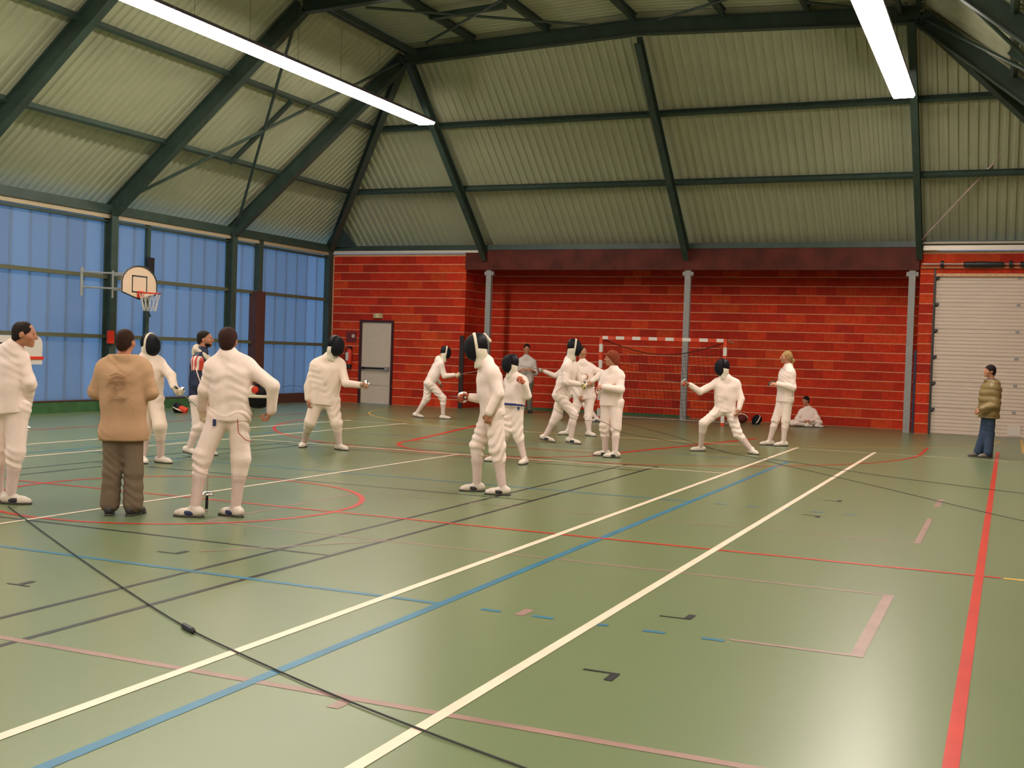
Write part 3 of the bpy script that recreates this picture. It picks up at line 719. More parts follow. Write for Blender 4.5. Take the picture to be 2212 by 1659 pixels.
def mask(parent, c, R, s, trim=True, trim_m=None, bibm=None, name='mask'):
    """fencing mask around the head at c"""
    L = loc2(c, R, s); E = lambda x, y, z, a, b, d, k=.02: ell(L(x, y, z), R, np.array([a, b, d])*s, k*s)
    root = blob(name, [E(0, .012, -.005, .112, .150, .150), E(0, .03, -.07, .095, .115, .095, .05)], .009, MESHB, parent, cuts=[(L(0, .028, 0), -R[1])])
    if trim:
        blob('trim_band', [E(0, .012, -.005, .121, .158, .160), E(0, .03, -.07, .104, .122, .106, .05)], .008, trim_m or BIB, root, cuts=[(L(0, .045, 0), R[1]), (L(0, .012, 0), -R[1])])
    blob('hood', [E(0, -.01, .02, .112, .118, .130)], .009, PADB, root, cuts=[(L(0, .02, 0), R[1]), (L(0, 0, -.03), -R[2]+R[1]*.25), (L(0, -.105, 0), -R[1])])
    blob('bib', [E(0, .0, -.06, .104, .10, .10), cap(L(0, -.005, -.12), L(0, -.005, -.20), .090*s, .098*s, .05)], .009, bibm or BIB, root,
         cuts=[(L(0, 0, -.022), R[2]-R[1]*.25), (L(0, .03, -.05), R[1]+R[2]*.25), (L(0, -.085, -.06), -R[1]), (L(0, 0, -.25), -R[2])])
    return root
def epee(name, hand, d, label, group='epees held by the fencers', s=1., blade=.86):
    d = nz(d); hand = np.array(hand, float); t = empty(name, hand, label, 'sword', group)
    g = hand+d*.055
    MB().lathe(g, d, [(-.012, .060), (-.006, .066), (.008, .060), (.022, .045), (.032, .022), (.035, .006)], 18).build('bell_guard', CHROME, t, smooth=True)
    MB().tube([hand-d*.075, hand-d*.03, hand+d*.02, hand+d*.05], [.012, .014, .013, .012], 8).build('grip', BLACK, t, smooth=True)
    MB().lathe(hand-d*.105, d, [(0, .008), (.006, .014), (.026, .014), (.032, .008)], 10).build('pommel', ALU, t)
    MB().tube([g+d*.03, g+d*(.03+blade*.5), g+d*(.03+blade)], [.0065, .0045, .003], 6).build('blade', CHROME, t)
    MB().tube([g+d*(.025+blade), g+d*(.045+blade)], .0045, 6).build('point', REDP, t)
    return t

def idir(phi):     # 0 = image right, 90 = away from the camera, 180 = image left, -90 = towards the camera
    a = math.radians(phi); return RH*math.cos(a)+FH*math.sin(a)
LOG = []
def person(key, label, ground, height, J, feet, face, body, style='fencer', hair=(.03, .018, .012), maskd=None, head_pitch=0., curlL=.35, curlR=.35, gloveL=None, gloveR=None,
           hdL=None, hdR=None, fold=.006, extra=None, cloth=None, res=.0125, shoe=None, girth=1., lift=(0, 0), sole_lift=(0, 0)):
    """J: pixel joints (x, y, depth offset in m from the standing point); feet: (ankle x, sole y, pointing angle)"""
    cloth = cloth or CLOTH
    s = height/1.75; D0 = float(on_floor(*ground)@FH)
    G = on_floor(*ground); root = empty('person', G*np.array([1, 1, 0]), label, 'person', 'people in the sports hall')
    P = {k: at_depth(v[0], v[1], D0+(v[2] if len(v) > 2 else 0)) for k, v in J.items()}
    F = {}
    for sd, ft, lf, sl in zip('LR', feet, lift, sole_lift):
        g = on_floor(ft[0], ft[1]); dd = max(-.45, min(.45, float(g@FH)-D0))
        if len(ft) > 3: dd = ft[3]
        g = at_depth(ft[0], ft[1], D0+dd); g[2] = sl
        d = idir(ft[2]); F[sd] = (g, d, lf)
        P['a'+sd] = g+UP*(.085*s)+d*(.0)+ (UP*.05*lf if lf else 0)
        kd = J['k'+sd]
        if len(kd) < 3: P['k'+sd] = at_depth(kd[0], kd[1], D0+dd*.5)
    bf = idir(body); bl = np.cross(bf, UP)
    sm = (P['sL']+P['sR'])/2; hm = (P['hL']+P['hR'])/2; axis = nz(sm-hm)
    hr = frame_of(idir(face), math.radians(head_pitch)); hc = P['head']; hs = s*(1.0 if height > 1.5 else 1.08)
    g_ = girth*s
    for sd in 'LR':
        LOG.append((key, sd, *[round(float(np.linalg.norm(P[a+sd]-P[b+sd])/s), 2) for a, b in (('s', 'e'), ('e', 'w'), ('h', 'k'), ('k', 'a'))]))
    LOG.append((key, 'torso', round(float(np.linalg.norm(sm-hm)/s), 2), 'sw', round(float(np.linalg.norm(P['sL']-P['sR'])/s), 2), 'head', round(float(hc[2]+.115*hs), 2), 'D', round(D0, 1)))
    def torso(dr, low=0.):
        T = []
        for sd in 'LR':
            top = lerp(sm, P['s'+sd], .50)-axis*.075*s; mid = lerp(lerp(sm, hm, .55), lerp(P['s'+sd], P['h'+sd], .55), .55); bot = lerp(hm, P['h'+sd], .72)-axis*low
            T += [cap(top, mid, .108*g_+dr, .100*g_+dr, .05), cap(mid, bot, .100*g_+dr, .108*g_+dr, .05), cap(lerp(sm, P['s'+sd], .2)-axis*.02*s, P['s'+sd]-axis*.015*s, .065*s+dr, .062*s+dr, .05)]
        T += [cap(P['neck']-axis*.005, lerp(P['neck'], P['s'+q], .8)+axis*.012*s, .058*s+dr, .058*s+dr, .04) for q in 'LR']
        T.append(cap(sm-axis*.12*s+bf*.03*s, sm-axis*.2*s+bf*.04*s, .085*g_+dr, None, .06))
        return T
    nk = P['neck']; neck = cap(nk-axis*.03, lerp(nk, hc, .55)-hr[1]*.01, .062*s, .055*s, .03)
    # bare figure, one mesh
    body_p = torso(-.022)+[neck]+[('c', *q[1:]) if q[0] == 'c' else q for q in head_prims(hc, hr, hs)]
    for sd in 'LR':
        body_p += [cap(P['s'+sd], P['e'+sd], .050*s, .041*s), cap(P['e'+sd], P['w'+sd], .040*s, .027*s), cap(P['h'+sd], P['k'+sd], .078*g_, .054*s, .05), cap(P['k'+sd], lerp(P['k'+sd], P['a'+sd], .35), .052*s, .053*s), cap(lerp(P['k'+sd], P['a'+sd], .35), P['a'+sd], .050*s, .030*s)]
        g, d, lf = F[sd]; body_p.append(cap(P['a'+sd]-UP*.02, g+d*.12*s+UP*.035, .026*s, .020*s))
    groups = [(body_p, .0115 if maskd is None else .014)]
    HD = {}
    for sd, hd, cu, gv in (('L', hdL, curlL, gloveL), ('R', hdR, curlR, gloveR)):
        fa = nz(P['w'+sd]-P['e'+sd])
        if hd is None: dv = fa
        elif len(hd) == 2: q = at_depth(hd[0], hd[1], D0+(J['w'+sd][2] if len(J['w'+sd]) > 2 else 0)); dv = nz(q-P['w'+sd])
        else: q = at_depth(hd[0], hd[1], D0+hd[2]); dv = nz(q-P['w'+sd])
        nrm = hm-P['w'+sd]; nrm = nrm-dv*(nrm@dv)
        if np.linalg.norm(nrm) < .05: nrm = bf
        side = 1 if np.cross(dv, nz(nrm-dv*(nrm@dv)))@bf > 0 else -1
        hp_ = hand_prims(P['w'+sd], dv, nrm, side, cu, s*(1.0 if gv is None else 1.18))
        HD[sd] = (P['w'+sd]+dv*.07*s, dv, nz(nrm-dv*(nrm@dv)))
        if gv is None: groups.append((hp_, .0055))
        else:
            o = blob('glove', hp_+[cap(P['w'+sd]-fa*.10*s, P['w'+sd]+fa*.01*s, .050*s, .036*s, .02)], .007, gv, root)
    blob_join('body', groups, SKIN, root)
    for q in (-1, 1):
        if maskd is None: MB().lathe(loc2(hc, hr, hs)(q*.031, .083, .012), hr[1], [(-.004, .004), (0, .011), (.006, .009), (.009, .003)], 8).build('eye', EYE_M, root, smooth=True)
    L = loc2(hc, hr, hs)
    if maskd is None:
        if hair is not None:
            HP = [ell(L(0, -.014, .034), hr, np.array([.083, .100, .090])*hs, .01), ell(L(0, -.045, -.03), hr, np.array([.066, .062, .072])*hs, .03)]
            sty = (extra or {}).get('hair', 'short')
            cuts = [(L(0, .0, -.026 if sty != 'bald' else .012), -hr[2]+hr[1]*(.86 if sty != 'bald' else 1.15))]
            if sty == 'bushy': HP = [ell(L(0, -.012, .04), hr, np.array([.098, .112, .100])*hs, .01), ell(L(0, -.045, -.035), hr, np.array([.094, .074, .085])*hs, .03)]; cuts = [(L(0, .0, -.05), -hr[2]+hr[1]*.95)]
            ho = blob('hair', HP, .008, hair_mat(hair), root, cuts=cuts, fold=.0045, seed=len(key))
            for q in (-1, 1): MB().tube([L(q*.018, .09, .034), L(q*.034, .086, .038), L(q*.05, .073, .032)], .004*hs, 5).build('eyebrow', hair_mat(hair), root)
            if sty == 'ponytail':
                blob('ponytail', [cap(L(0, -.10, .0), L(0, -.135, -.06), .024*hs, .028*hs, .02), cap(L(0, -.135, -.06), L(0, -.12, -.13), .028*hs, .012*hs, .02)], .007, hair_mat(hair), ho)
                MB().lathe(L(0, -.105, -.005), hr[1], [(-.012, .026), (.012, .026)], 10).build('hair_band', BLACK, ho)
            if sty == 'bald': blob('beard', [ell(L(0, .032, -.06), hr, np.array([.058, .070, .055])*hs, .01)], .007, hair_mat(hair), root, cuts=[(L(0, .03, -.052), hr[2]+hr[1]*.25), (L(0, .0, 0), -hr[1])])
    else:
        mask(root, hc, hr, hs*1.0, maskd.get('trim', True), maskd.get('tm'), maskd.get('bib'))
    # clothes
    seed = (sum(map(ord, key)) % 17)*.7
    def sleeves(r0, r1, r2, stop=1.0):
        T = []
        for sd in 'LR':
            T += [cap(P['s'+sd], P['e'+sd], r0*s, r1*s, .035)]
            if stop > 0: T += [cap(P['e'+sd], lerp(P['e'+sd], P['w'+sd], stop), r1*s, r2*s, .02)]
        return T
    def legs(r0, r1, r2, to):
        T = [cap(P['hL'], P['hR'], .112*g_, None, .04)]
        for sd in 'LR':
            T += [cap(lerp(P['h'+sd], hm, .1), P['k'+sd], r0*g_, r1*s, .04), cap(P['k'+sd], lerp(P['k'+sd], P['a'+sd], to), r1*s, r2*s, .03)]
        return T
    if style in ('fencer', 'tracksuit'):
        jp = torso(.020, .05*s)+sleeves(.070, .063, .048, .97)+[cap(nk-axis*.05, nk+axis*.012+(hc-nk)*.1, .086*s, .072*s, .03)]
        jm = cloth if style == 'fencer' else mat('navy_track_top', (.012, .018, .06), .6)
        blob('jacket', jp, res, jm, root, cuts=[(hm-axis*.06*s, -axis)], fold=fold*.85, seed=seed)
        blob('breeches', legs(.104, .086, .070, .30), res, cloth, root, cuts=[(hm+axis*.10*s, axis)], fold=fold*2.1, seed=seed+1)
        for sd in 'LR': blob('sock', [cap(lerp(P['k'+sd], P['a'+sd], .12), lerp(P['k'+sd], P['a'+sd], .38), .058*s, .060*s), cap(lerp(P['k'+sd], P['a'+sd], .38), P['a'+sd]-UP*.015, .060*s, .045*s)], .011, SOCK, root)
    elif style == 'tee':
        blob('t_shirt', torso(.026, .17*s)+sleeves(.085, .078, .06, .12)+[cap(nk-axis*.06, nk-axis*.01, .09*s, .075*s, .03), cap(P['hL']-axis*.04*s, P['hR']-axis*.04*s, .128*g_, None, .04)], res, extra['top'], root, cuts=[(hm-axis*.115*s, -axis), (nk+axis*.012, axis)], fold=fold*.7, seed=seed)
        blob('trousers', legs(.103, .085, .088, .93), res, extra['bottom'], root, cuts=[(hm+axis*.05*s, axis)], fold=fold*1.1, seed=seed+1)
    elif style == 'polo':
        blob('shirt', torso(.018, .05*s)+sleeves(.075, .066, .06, .05)+[cap(nk-axis*.06, nk+axis*.01, .08*s, .068*s, .03)], res, extra['top'], root, cuts=[(hm-axis*.02*s, -axis)], fold=fold*.6, seed=seed)
        blob('trousers', legs(.098, .08, .075, .95), res, extra['bottom'], root, cuts=[(hm+axis*.06*s, axis)], fold=fold, seed=seed+1)
    elif style == 'coat':
        blob('puffer_jacket', torso(.048, .10*s)+sleeves(.092, .084, .070, .95), res, extra['top'], root, cuts=[(hm-axis*.09*s, -axis), (nk+axis*.03, axis)], fold=fold*1.4, seed=seed, puff=.016)
        blob('collar', [cap(nk-axis*.05, nk+axis*.05, .105*s, .088*s, .02)], res, extra['collar'], root, cuts=[(nk+axis*.05, axis)])
        blob('jeans', legs(.098, .08, .085, .96), res, extra['bottom'], root, cuts=[(hm+axis*.03*s, axis)], fold=fold, seed=seed+1)
    sh_ = shoe or SHOEW
    for sd in 'LR':
        g, d, lf = F[sd]; sdv = np.cross(d, UP)
        heel = g-d*.055*s; toe = g+d*.185*s
        hz_ = UP*(.09*s*lf); a0 = heel+UP*.052*s+hz_; t0 = toe+UP*.030*s
        slopev = nz(toe-heel-hz_); up_s = nz(np.cross(np.cross(slopev, UP), slopev)) if lf else UP
        SP = [cap(a0, lerp(a0, t0, .45), .040*s, .038*s, .03), cap(lerp(a0, t0, .45), t0-slopev*.02, .040*s, .030*s, .03), cap(lerp(a0, t0, .7)+sdv*.012, lerp(a0, t0, .7)-sdv*.012, .036*s, None, .03), cap(a0+slopev*.03, P['a'+sd]+UP*.01, .042*s, .044*s, .03)]
        so = blob('shoe', SP, .0085, sh_, root, cuts=[(heel+hz_+up_s*.012, -up_s)])
        blob('sole', [cap(heel+hz_+up_s*.008, lerp(heel+hz_, toe, .5)+up_s*.008, .042*s, .038*s, .02), cap(lerp(heel+hz_, toe, .45)+up_s*.008, toe-slopev*.015+up_s*.008, .042*s, .034*s, .02)], .008, SOLE, so, cuts=[(heel+hz_+up_s*.018, up_s), (heel+hz_, -up_s)])
        if (extra or {}).get('shoe_panel') is not None:
            pm_ = extra['shoe_panel']
            for q in (-1, 1): blob('side_panel', [ell(lerp(a0, t0, .42)+sdv*q*.036*s+up_s*(-.002), np.array([slopev, np.cross(slopev, up_s), up_s]), np.array([.062, .013, .024])*s, .005)], .006, pm_, so)
    return dict(root=root, P=P, hand=HD, hm=hm, sm=sm, axis=axis, bf=bf, bl=bl, s=s, D0=D0, hc=hc, hr=hr, hs=hs, nk=nk)
# ================================================================ PEOPLE
GLOVE = mat('cream_glove', (.62, .50, .34), .7); GLOVEY = mat('yellow_glove', (.62, .46, .20), .7); GLOVER = mat('red_and_tan_glove', (.42, .09, .04), .7)
def px(p, x, y, d=0.): return at_depth(x, y, p['D0']+d)
# 1 leftmost man
p = person('p1', 'bareheaded fencer in white seen from behind, cut off at the far left', (28, 1088), 1.76,
    dict(head=(52, 722), neck=(28, 752), sL=(-38, 776, .0), sR=(44, 776, .02), eL=(-60, 835, .05), wL=(-40, 880, .25), eR=(64, 828, -.02), wR=(58, 873, .08), hL=(-12, 880), hR=(38, 880, .02), kL=(-6, 970), kR=(34, 976)),
    ((-4, 1088, 10, .1), (22, 1090, 0, -.02)), face=12, body=50, head_pitch=-6, gloveR=mat('brown_glove', (.16, .05, .03), .7), hdR=(50, 898, .1), curlR=.8, hair=(.022, .014, .012), extra=dict(shoe_panel=SHOED))
epee('epee', px(p, 51, 915, .12), px(p, 44, 1040, .35)-px(p, 51, 915, .12), 'epee pointing down at the side of the leftmost fencer', blade=.42)
# 2 man in the beige T-shirt
TEE = mat('tan_cotton', (.52, .32, .19), .85, var=.06, scale=4, bump=.2, spec=.2)
p2 = person('p2', 'man in a tan T-shirt and grey-brown trousers seen from behind', (262, 1112), 1.66,
    dict(head=(271, 738), neck=(268, 768), sL=(228, 797), sR=(307, 797), eL=(208, 846, .02), wL=(232, 872, .22), eR=(324, 848, .02), wR=(300, 874, .22), hL=(246, 925), hR=(287, 925), kL=(243, 1015), kR=(289, 1015)),
    ((236, 1112, 105), (287, 1113, 75)), face=80, body=90, style='tee', hair=(.035, .014, .009), girth=1.12, extra=dict(top=TEE, bottom=mat('grey_brown_cotton', (.185, .135, .095), .85, var=.1, scale=5, spec=.2)), shoe=SHOED, res=.012)
pr = mat('faded_print', (.40, .225, .13), .85)
for (x0, y0, x1, y1) in ((238, 812, 254, 806), (254, 806, 268, 813), (232, 822, 250, 819), (250, 819, 272, 823), (245, 827, 251, 843), (258, 827, 262, 838), (236, 858, 254, 856), (254, 856, 272, 859)):
    a = px(p2, x0, y0, -.180); b = px(p2, x1, y1, -.180); MB().bar(a, b, .03, .007, UP if abs(x1-x0) > abs(y1-y0) else RH).build('shirt_print', pr, p2['root'])
# 3 masked fencer behind him
p = person('p3', 'masked fencer facing right behind the man in the tan T-shirt', (340, 1000), 1.68,
    dict(head=(323, 743), neck=(318, 768), sL=(300, 786, -.05), sR=(345, 786, .05), eL=(288, 830, -.08), wL=(296, 862, -.15), eR=(370, 812, -.1), wR=(376, 836, -.2), hL=(310, 862), hR=(336, 862), kL=(315, 925), kR=(346, 920, -.12)),
    ((308, 1000, -60), (347, 1000, -25)), face=-28, body=-35, maskd=dict(trim=True), hdR=(386, 842, -.22), gloveR=GLOVE, curlR=.85, cloth=CLOTH2)
epee('epee', p['hand']['R'][0], px(p, 425, 878, .15)-p['hand']['R'][0], 'epee pointing right, held by the masked fencer behind the tan T-shirt')
# 4 man in the track top
p4 = person('p4', 'bearded man in a navy track top with red and white shoulders, walking right', (425, 985), 1.72,
    dict(head=(443, 733), neck=(436, 760), sL=(440, 780, .17), sR=(427, 780, -.15), eL=(450, 828, .22), wL=(465, 858, .2), eR=(425, 832, -.2), wR=(447, 862, -.2), hL=(432, 862, .08), hR=(426, 862, -.08), kL=(446, 925, .08), kR=(428, 922, -.08)),
    ((440, 988, 0, .12), (408, 972, -12, -.08)), face=4, body=0, style='tracksuit', extra=dict(hair='bald'), lift=(0, .55), hair=(.02, .014, .012))
RDW = stripe_mat('red_white_shoulder_stripes', (.60, .05, .025), (.72, .62, .56), 0, .05)
blob('shoulder_panel', [cap(p4['P']['sR']-p4['axis']*.01, lerp(p4['P']['sR'], p4['P']['eR'], .42), .085, .080, .02), cap(lerp(p4['nk'], p4['sm'], .5), p4['P']['sR'], .078, .085, .03)], .011, RDW, p4['root'], cuts=[(lerp(p4['P']['sR'], p4['P']['eR'], .42), p4['P']['eR']-p4['P']['sR'])])
blob('towel', [cap(p4['nk']-p4['axis']*.03-p4['bf']*.05, p4['nk']+p4['axis']*.03-p4['bf']*.06, .088, .078, .03), cap(p4['nk']+p4['axis']*.02-p4['bf']*.05-FH*.08, p4['nk']-p4['axis']*.1+p4['bf']*.13-FH*.10, .042, .038, .02), cap(p4['nk']+p4['axis']*.02-p4['bf']*.05+FH*.06, p4['nk']-p4['axis']*.1+p4['bf']*.10+FH*.07, .038, .035, .02)], .011, mat('cream_towel', (.62, .53, .42), .9), p4['root'], fold=.004)
MB().tube([px(p4, 422, 792, -.235), px(p4, 428, 812, -.28), px(p4, 436, 836, -.30)], .007, 6).build('sleeve_stripe', CLOTH, p4['root'])
# 5 fencer from behind with a mask under his arm
p5 = person('p5', 'bareheaded fencer seen from behind with a mask under his right arm', (466, 1115), 1.72,
    dict(head=(493, 736), neck=(492, 768), sL=(459, 795, -.02), sR=(537, 793, .0), eL=(442, 842, -.02), wL=(436, 882, .12), eR=(589, 834, -.04), wR=(586, 888, .02), hL=(475, 895), hR=(518, 895), kL=(438, 985), kR=(520, 990)),
    ((420, 1117, 172), (508, 1116, 150)), face=88, body=95, hdR=(572, 916, .06), curlR=.7, curlL=.9, hdL=(440, 905, .15), hair=(.04, .014, .011), extra=dict(shoe_panel=NAVY), res=.0115, gloveL=mat('cream_glove', (.62, .5, .34)))
MB().tube([px(p5, 424+0, 1015, -.085), px(p5, 437, 1019, -.10), px(p5, 447, 1019, -.085)], .006, 6).build('sock_stripe', L_RED, p5['root'])
MB().box(px(p5, 463, 913, -.135)-np.array([.016, .004, .03]), px(p5, 463, 913, -.135)+np.array([.016, .004, .03])).build('blue_tab', NAVY, p5['root'])
MB().tube([px(p5, 513, 905, -.14), px(p5, 515, 935, -.15), px(p5, 530, 950, -.14), px(p5, 545, 955, -.10)], .004, 6).build('body_wire', mat('red_wire', (.35, .03, .03), .5), p5['root'])
a = px(p5, 449, 1060, .12); b = px(p5, 451, 900, .16)
pt = on_floor(446, 1110); pt = at_depth(446, 1110, p5['D0']+.12); pt[2] = .12
epee('epee', pt, px(p5, 452, 940, .2)-pt, 'epee standing on its pommel beside the bareheaded fencer with the mask', blade=.62)
um = empty('fencing_mask', px(p5, 561, 858, .02), 'black fencing mask with white band tucked under an arm', 'mask')
Rm_ = np.array([-FH, -UP, RH])
mask(um, px(p5, 562, 850, .02), Rm_, .84, True, BIB, BIB, name='mask_shell')
q = px(p5, 551, 842, -.075); MB().lathe(q, -FH, [(0, .034), (.012, .028), (.017, .0)], 10).build('red_patch', REDP, um)
# 6 fencer left of the exit door
p = person('p6', 'masked fencer with sword arm out in front of the cream exit door', (697, 971), 1.76,
    dict(head=(724, 745, -.05), neck=(711, 772), sL=(681, 788, -.02), sR=(736, 788, .03), eL=(666, 836, -.04), wL=(665, 862, -.08), eR=(747, 828, -.12), wR=(779, 832, -.28), hL=(684, 866), hR=(717, 866), kL=(670, 912, -.05), kR=(727, 914, -.05)),
    ((656, 966, -95), (733, 972, -40)), face=-32, body=-55, head_pitch=-14, maskd=dict(trim=False), hdR=(795, 829, -.36), gloveR=mat('tan_glove', (.48, .25, .15), .7), curlR=.85, cloth=CLOTH2, girth=1.16, extra=dict())
epee('epee', p['hand']['R'][0], px(p, 838, 832, .25)-px(p, 795, 829, -.36), 'epee held across the cream exit door by the masked fencer')
wire_from6 = lerp(p['hm'], p['sm'], .3)-p['bf']*.15
# 7 far fencer by the block wall
p = person('p7', 'masked fencer leaning forward on guard beside the dark corner guard', (928, 904), 1.66,
    dict(head=(961, 760), neck=(948, 776), sL=(946, 786, .14), sR=(953, 787, -.12), eL=(938, 812, .2), wL=(950, 828, .22), eR=(960, 812, -.15), wR=(981, 810, -.12), hL=(926, 828, .08), hR=(929, 828, -.08), kL=(922, 860, .06), kR=(957, 860, -.06)),
    ((899, 900, 0, .08), (957, 905, 0, -.08)), face=6, body=10, head_pitch=-8, maskd=dict(trim=True), gloveR=GLOVE, curlR=.85, lift=(.35, 0), res=.014)
epee('epee', p['hand']['R'][0], px(p, 1040, 800, -.1)-p['hand']['R'][0], 'epee of the far fencer beside the dark corner guard')
# 8 front fencer
p8 = person('p8', 'masked fencer in the foreground facing left with a white trimmed mask', (1052, 1065), 1.72,
    dict(head=(1033, 747, 0), neck=(1050, 784), sL=(1048, 806, .17), sR=(1064, 806, -.16), eL=(1046, 862, .24), wL=(1015, 858, .20), eR=(1077, 852, -.22), wR=(1056, 892, -.24), hL=(1060, 888, .09), hR=(1068, 888, -.09), kL=(1030, 962, .1), kR=(1074, 968, -.1)),
    ((1030, 1060, 182, .12), (1085, 1069, 180, -.14)), face=186, body=182, head_pitch=-10, maskd=dict(trim=True), gloveL=GLOVER, curlL=.9, hdL=(1000, 858, .2), hdR=(1052, 918, -.22), curlR=.4, extra=dict(shoe_panel=SHOED), res=.0115)
epee('epee', p8['hand']['L'][0], -RH*.22+FH*.97-UP*.03, 'epee with shiny guard held by the foreground masked fencer')
MB().lathe(lerp(p8['P']['eR'], p8['P']['wR'], .93), p8['P']['wR']-p8['P']['eR'], [(-.02, .046), (.02, .042)], 14).build('watch', SHOED, p8['root'])
hc8, hr8 = p8['hc'], p8['hr']
blob('mask_back_strap', [cap(loc2(hc8, hr8, 1)(0, -.085, .11), loc2(hc8, hr8, 1)(0, -.135, .035), .022, .02, .01)], .007, BIB, p8['root'])
# 9 small fencer behind the front one
p9 = person('p9', 'smaller masked fencer with a blue belt and raised forearm', (1102, 1000), 1.55,
    dict(head=(1105, 784), neck=(1109, 812), sL=(1100, 824, .12), sR=(1130, 824, -.06), eL=(1093, 862, .16), wL=(1085, 845, .1), eR=(1140, 855, -.12), wR=(1131, 828, -.22), hL=(1100, 872, .04), hR=(1120, 872, -.04), kL=(1094, 932, .0), kR=(1117, 932, -.05)),
    ((1072, 997, 180, .1), (1133, 1003, -115)), face=196, body=215, maskd=dict(trim=False), hdR=(1123, 814, -.27), curlR=.9, gloveR=GLOVER)
bp = p9; c0 = bp['hm']-bp['axis']*.02
blob('belt', [cap(lerp(c0, bp['P']['hL']-bp['axis']*.02, .6), lerp(c0, bp['P']['hR']-bp['axis']*.02, .6), .126, None, .02)], .01, mat('blue_belt', (.02, .03, .16), .6), bp['root'], cuts=[(c0+bp['axis']*.018, bp['axis']), (c0-bp['axis']*.018, -bp['axis'])])
MB().box(px(p9, 1120, 882, -.17)-np.array([.016, .004, .022]), px(p9, 1120, 882, -.17)+np.array([.016, .004, .022])).build('blue_tab', NAVY, p9['root'])
epee('epee', p9['hand']['R'][0], px(p9, 1105, 800, -.9)-p9['hand']['R'][0]+UP*.5, 'epee in the raised hand of the smaller fencer with the blue belt') if False else None
# 10 man in polo by the back wall
p = person('p10', 'bareheaded man in a white shirt and grey trousers by the red wall', (1134, 892), 1.85,
    dict(head=(1138, 753), neck=(1137, 771), sL=(1121, 783), sR=(1152, 783), eL=(1112, 806, -.03), wL=(1124, 801, -.25), eR=(1157, 806, -.03), wR=(1149, 800, -.25), hL=(1128, 826), hR=(1144, 826), kL=(1127, 858), kR=(1143, 858)),
    ((1126, 892, -100), (1144, 892, -75)), face=-88, body=-92, style='polo', hair=(.022, .013, .011), extra=dict(top=mat('white_shirt', (.62, .54, .50), .8), bottom=mat('grey_green_trousers', (.17, .16, .12), .8)), shoe=SHOED, hdL=(1130, 797, -.3), hdR=(1142, 797, -.3), res=.015, head_pitch=-12)
# 18 fencer mostly hidden behind the pair
p = person('p18', 'masked fencer almost hidden behind the fencing pair, arm stretched left', (1246, 908), 1.70,
    dict(head=(1237, 764, 0), neck=(1233, 784), sL=(1224, 792, .08), sR=(1240, 796, -.05), eL=(1200, 812, .1), wL=(1176, 802, .1), eR=(1250, 815, .1), wR=(1262, 830, .15), hL=(1230, 848), hR=(1242, 848), kL=(1214, 874), kR=(1268, 878)),
    ((1206, 908, 185), (1290, 912, 200)), face=180, body=185, maskd=dict(trim=True), gloveL=GLOVE, curlL=.9, extra=dict(shoe_panel=NAVY), res=.016)
epee('epee', p['hand']['L'][0], px(p, 1080, 780, .1)-p['hand']['L'][0], 'epee stretched left from behind the fencing pair')
# 11 fencer lunging right in the middle
p11 = person('p11', 'masked fencer stepping right in the middle of the hall, yellow glove', (1208, 957), 1.72,
    dict(head=(1238, 749), neck=(1229, 778), sL=(1240, 792, .15), sR=(1224, 792, -.15), eL=(1252, 822, .2), wL=(1262, 815, .3), eR=(1222, 826, -.22), wR=(1252, 830, -.20), hL=(1214, 854, .08), hR=(1207, 854, -.08), kL=(1204, 898, .06), kR=(1240, 895, -.1)),
    ((1176, 955, -12, .08), (1232, 958, -18, -.12)), face=2, body=-8, head_pitch=-8, maskd=dict(trim=True), gloveR=GLOVEY, curlR=.9, hdR=(1268, 834, -.18), lift=(.5, .25), extra=dict(shoe_panel=SHOED), res=.012, sole_lift=(0, .0))
epee('epee', p11['hand']['R'][0], RH*.35+FH*.93-UP*.05, 'epee with shiny guard in the yellow glove')
MB().tube([lerp(p11['hm'], p11['sm'], .12)-FH*.16-RH*.02, px(p11, 1200, 848, -.22), px(p11, 1214, 836, -.22)], .004, 6).build('body_wire', mat('red_wire', (.35, .03, .03)), p11['root'])
# 12 fencer behind the lunging one
p = person('p12', 'bareheaded fencer half hidden behind the masked fencer with yellow glove', (1254, 940), 1.70,
    dict(head=(1256, 760), neck=(1259, 784), sL=(1243, 796), sR=(1279, 796), eL=(1240, 835, -.02), wL=(1250, 855, -.1), eR=(1301, 806, -.10), wR=(1278, 824, -.24), hL=(1250, 856), hR=(1276, 856), kL=(1240, 900), kR=(1270, 900)),
    ((1226, 940, 195), (1272, 942, -50)), face=-30, body=-75, hair=(.05, .02, .012), hdR=(1270, 830, -.27), res=.013)
# 13 redhead with folded arms
p13 = person('p13', 'red-haired fencer with folded arms facing left, no mask', (1312, 986), 1.68,
    dict(head=(1322, 775), neck=(1326, 800), sL=(1309, 812, .12), sR=(1339, 812, -.08), eL=(1296, 845, .05), wL=(1318, 836, -.17), eR=(1341, 842, -.20), wR=(1304, 836, -.26), hL=(1309, 870, .03), hR=(1332, 870, -.03), kL=(1307, 922), kR=(1331, 924)),
    ((1307, 985, 186), (1328, 989, 190)), face=188, body=205, hair=(.24, .05, .018), extra=dict(hair='bushy', shoe_panel=SHOED), hdL=(1336, 828, -.15), hdR=(1290, 836, -.2), res=.012)
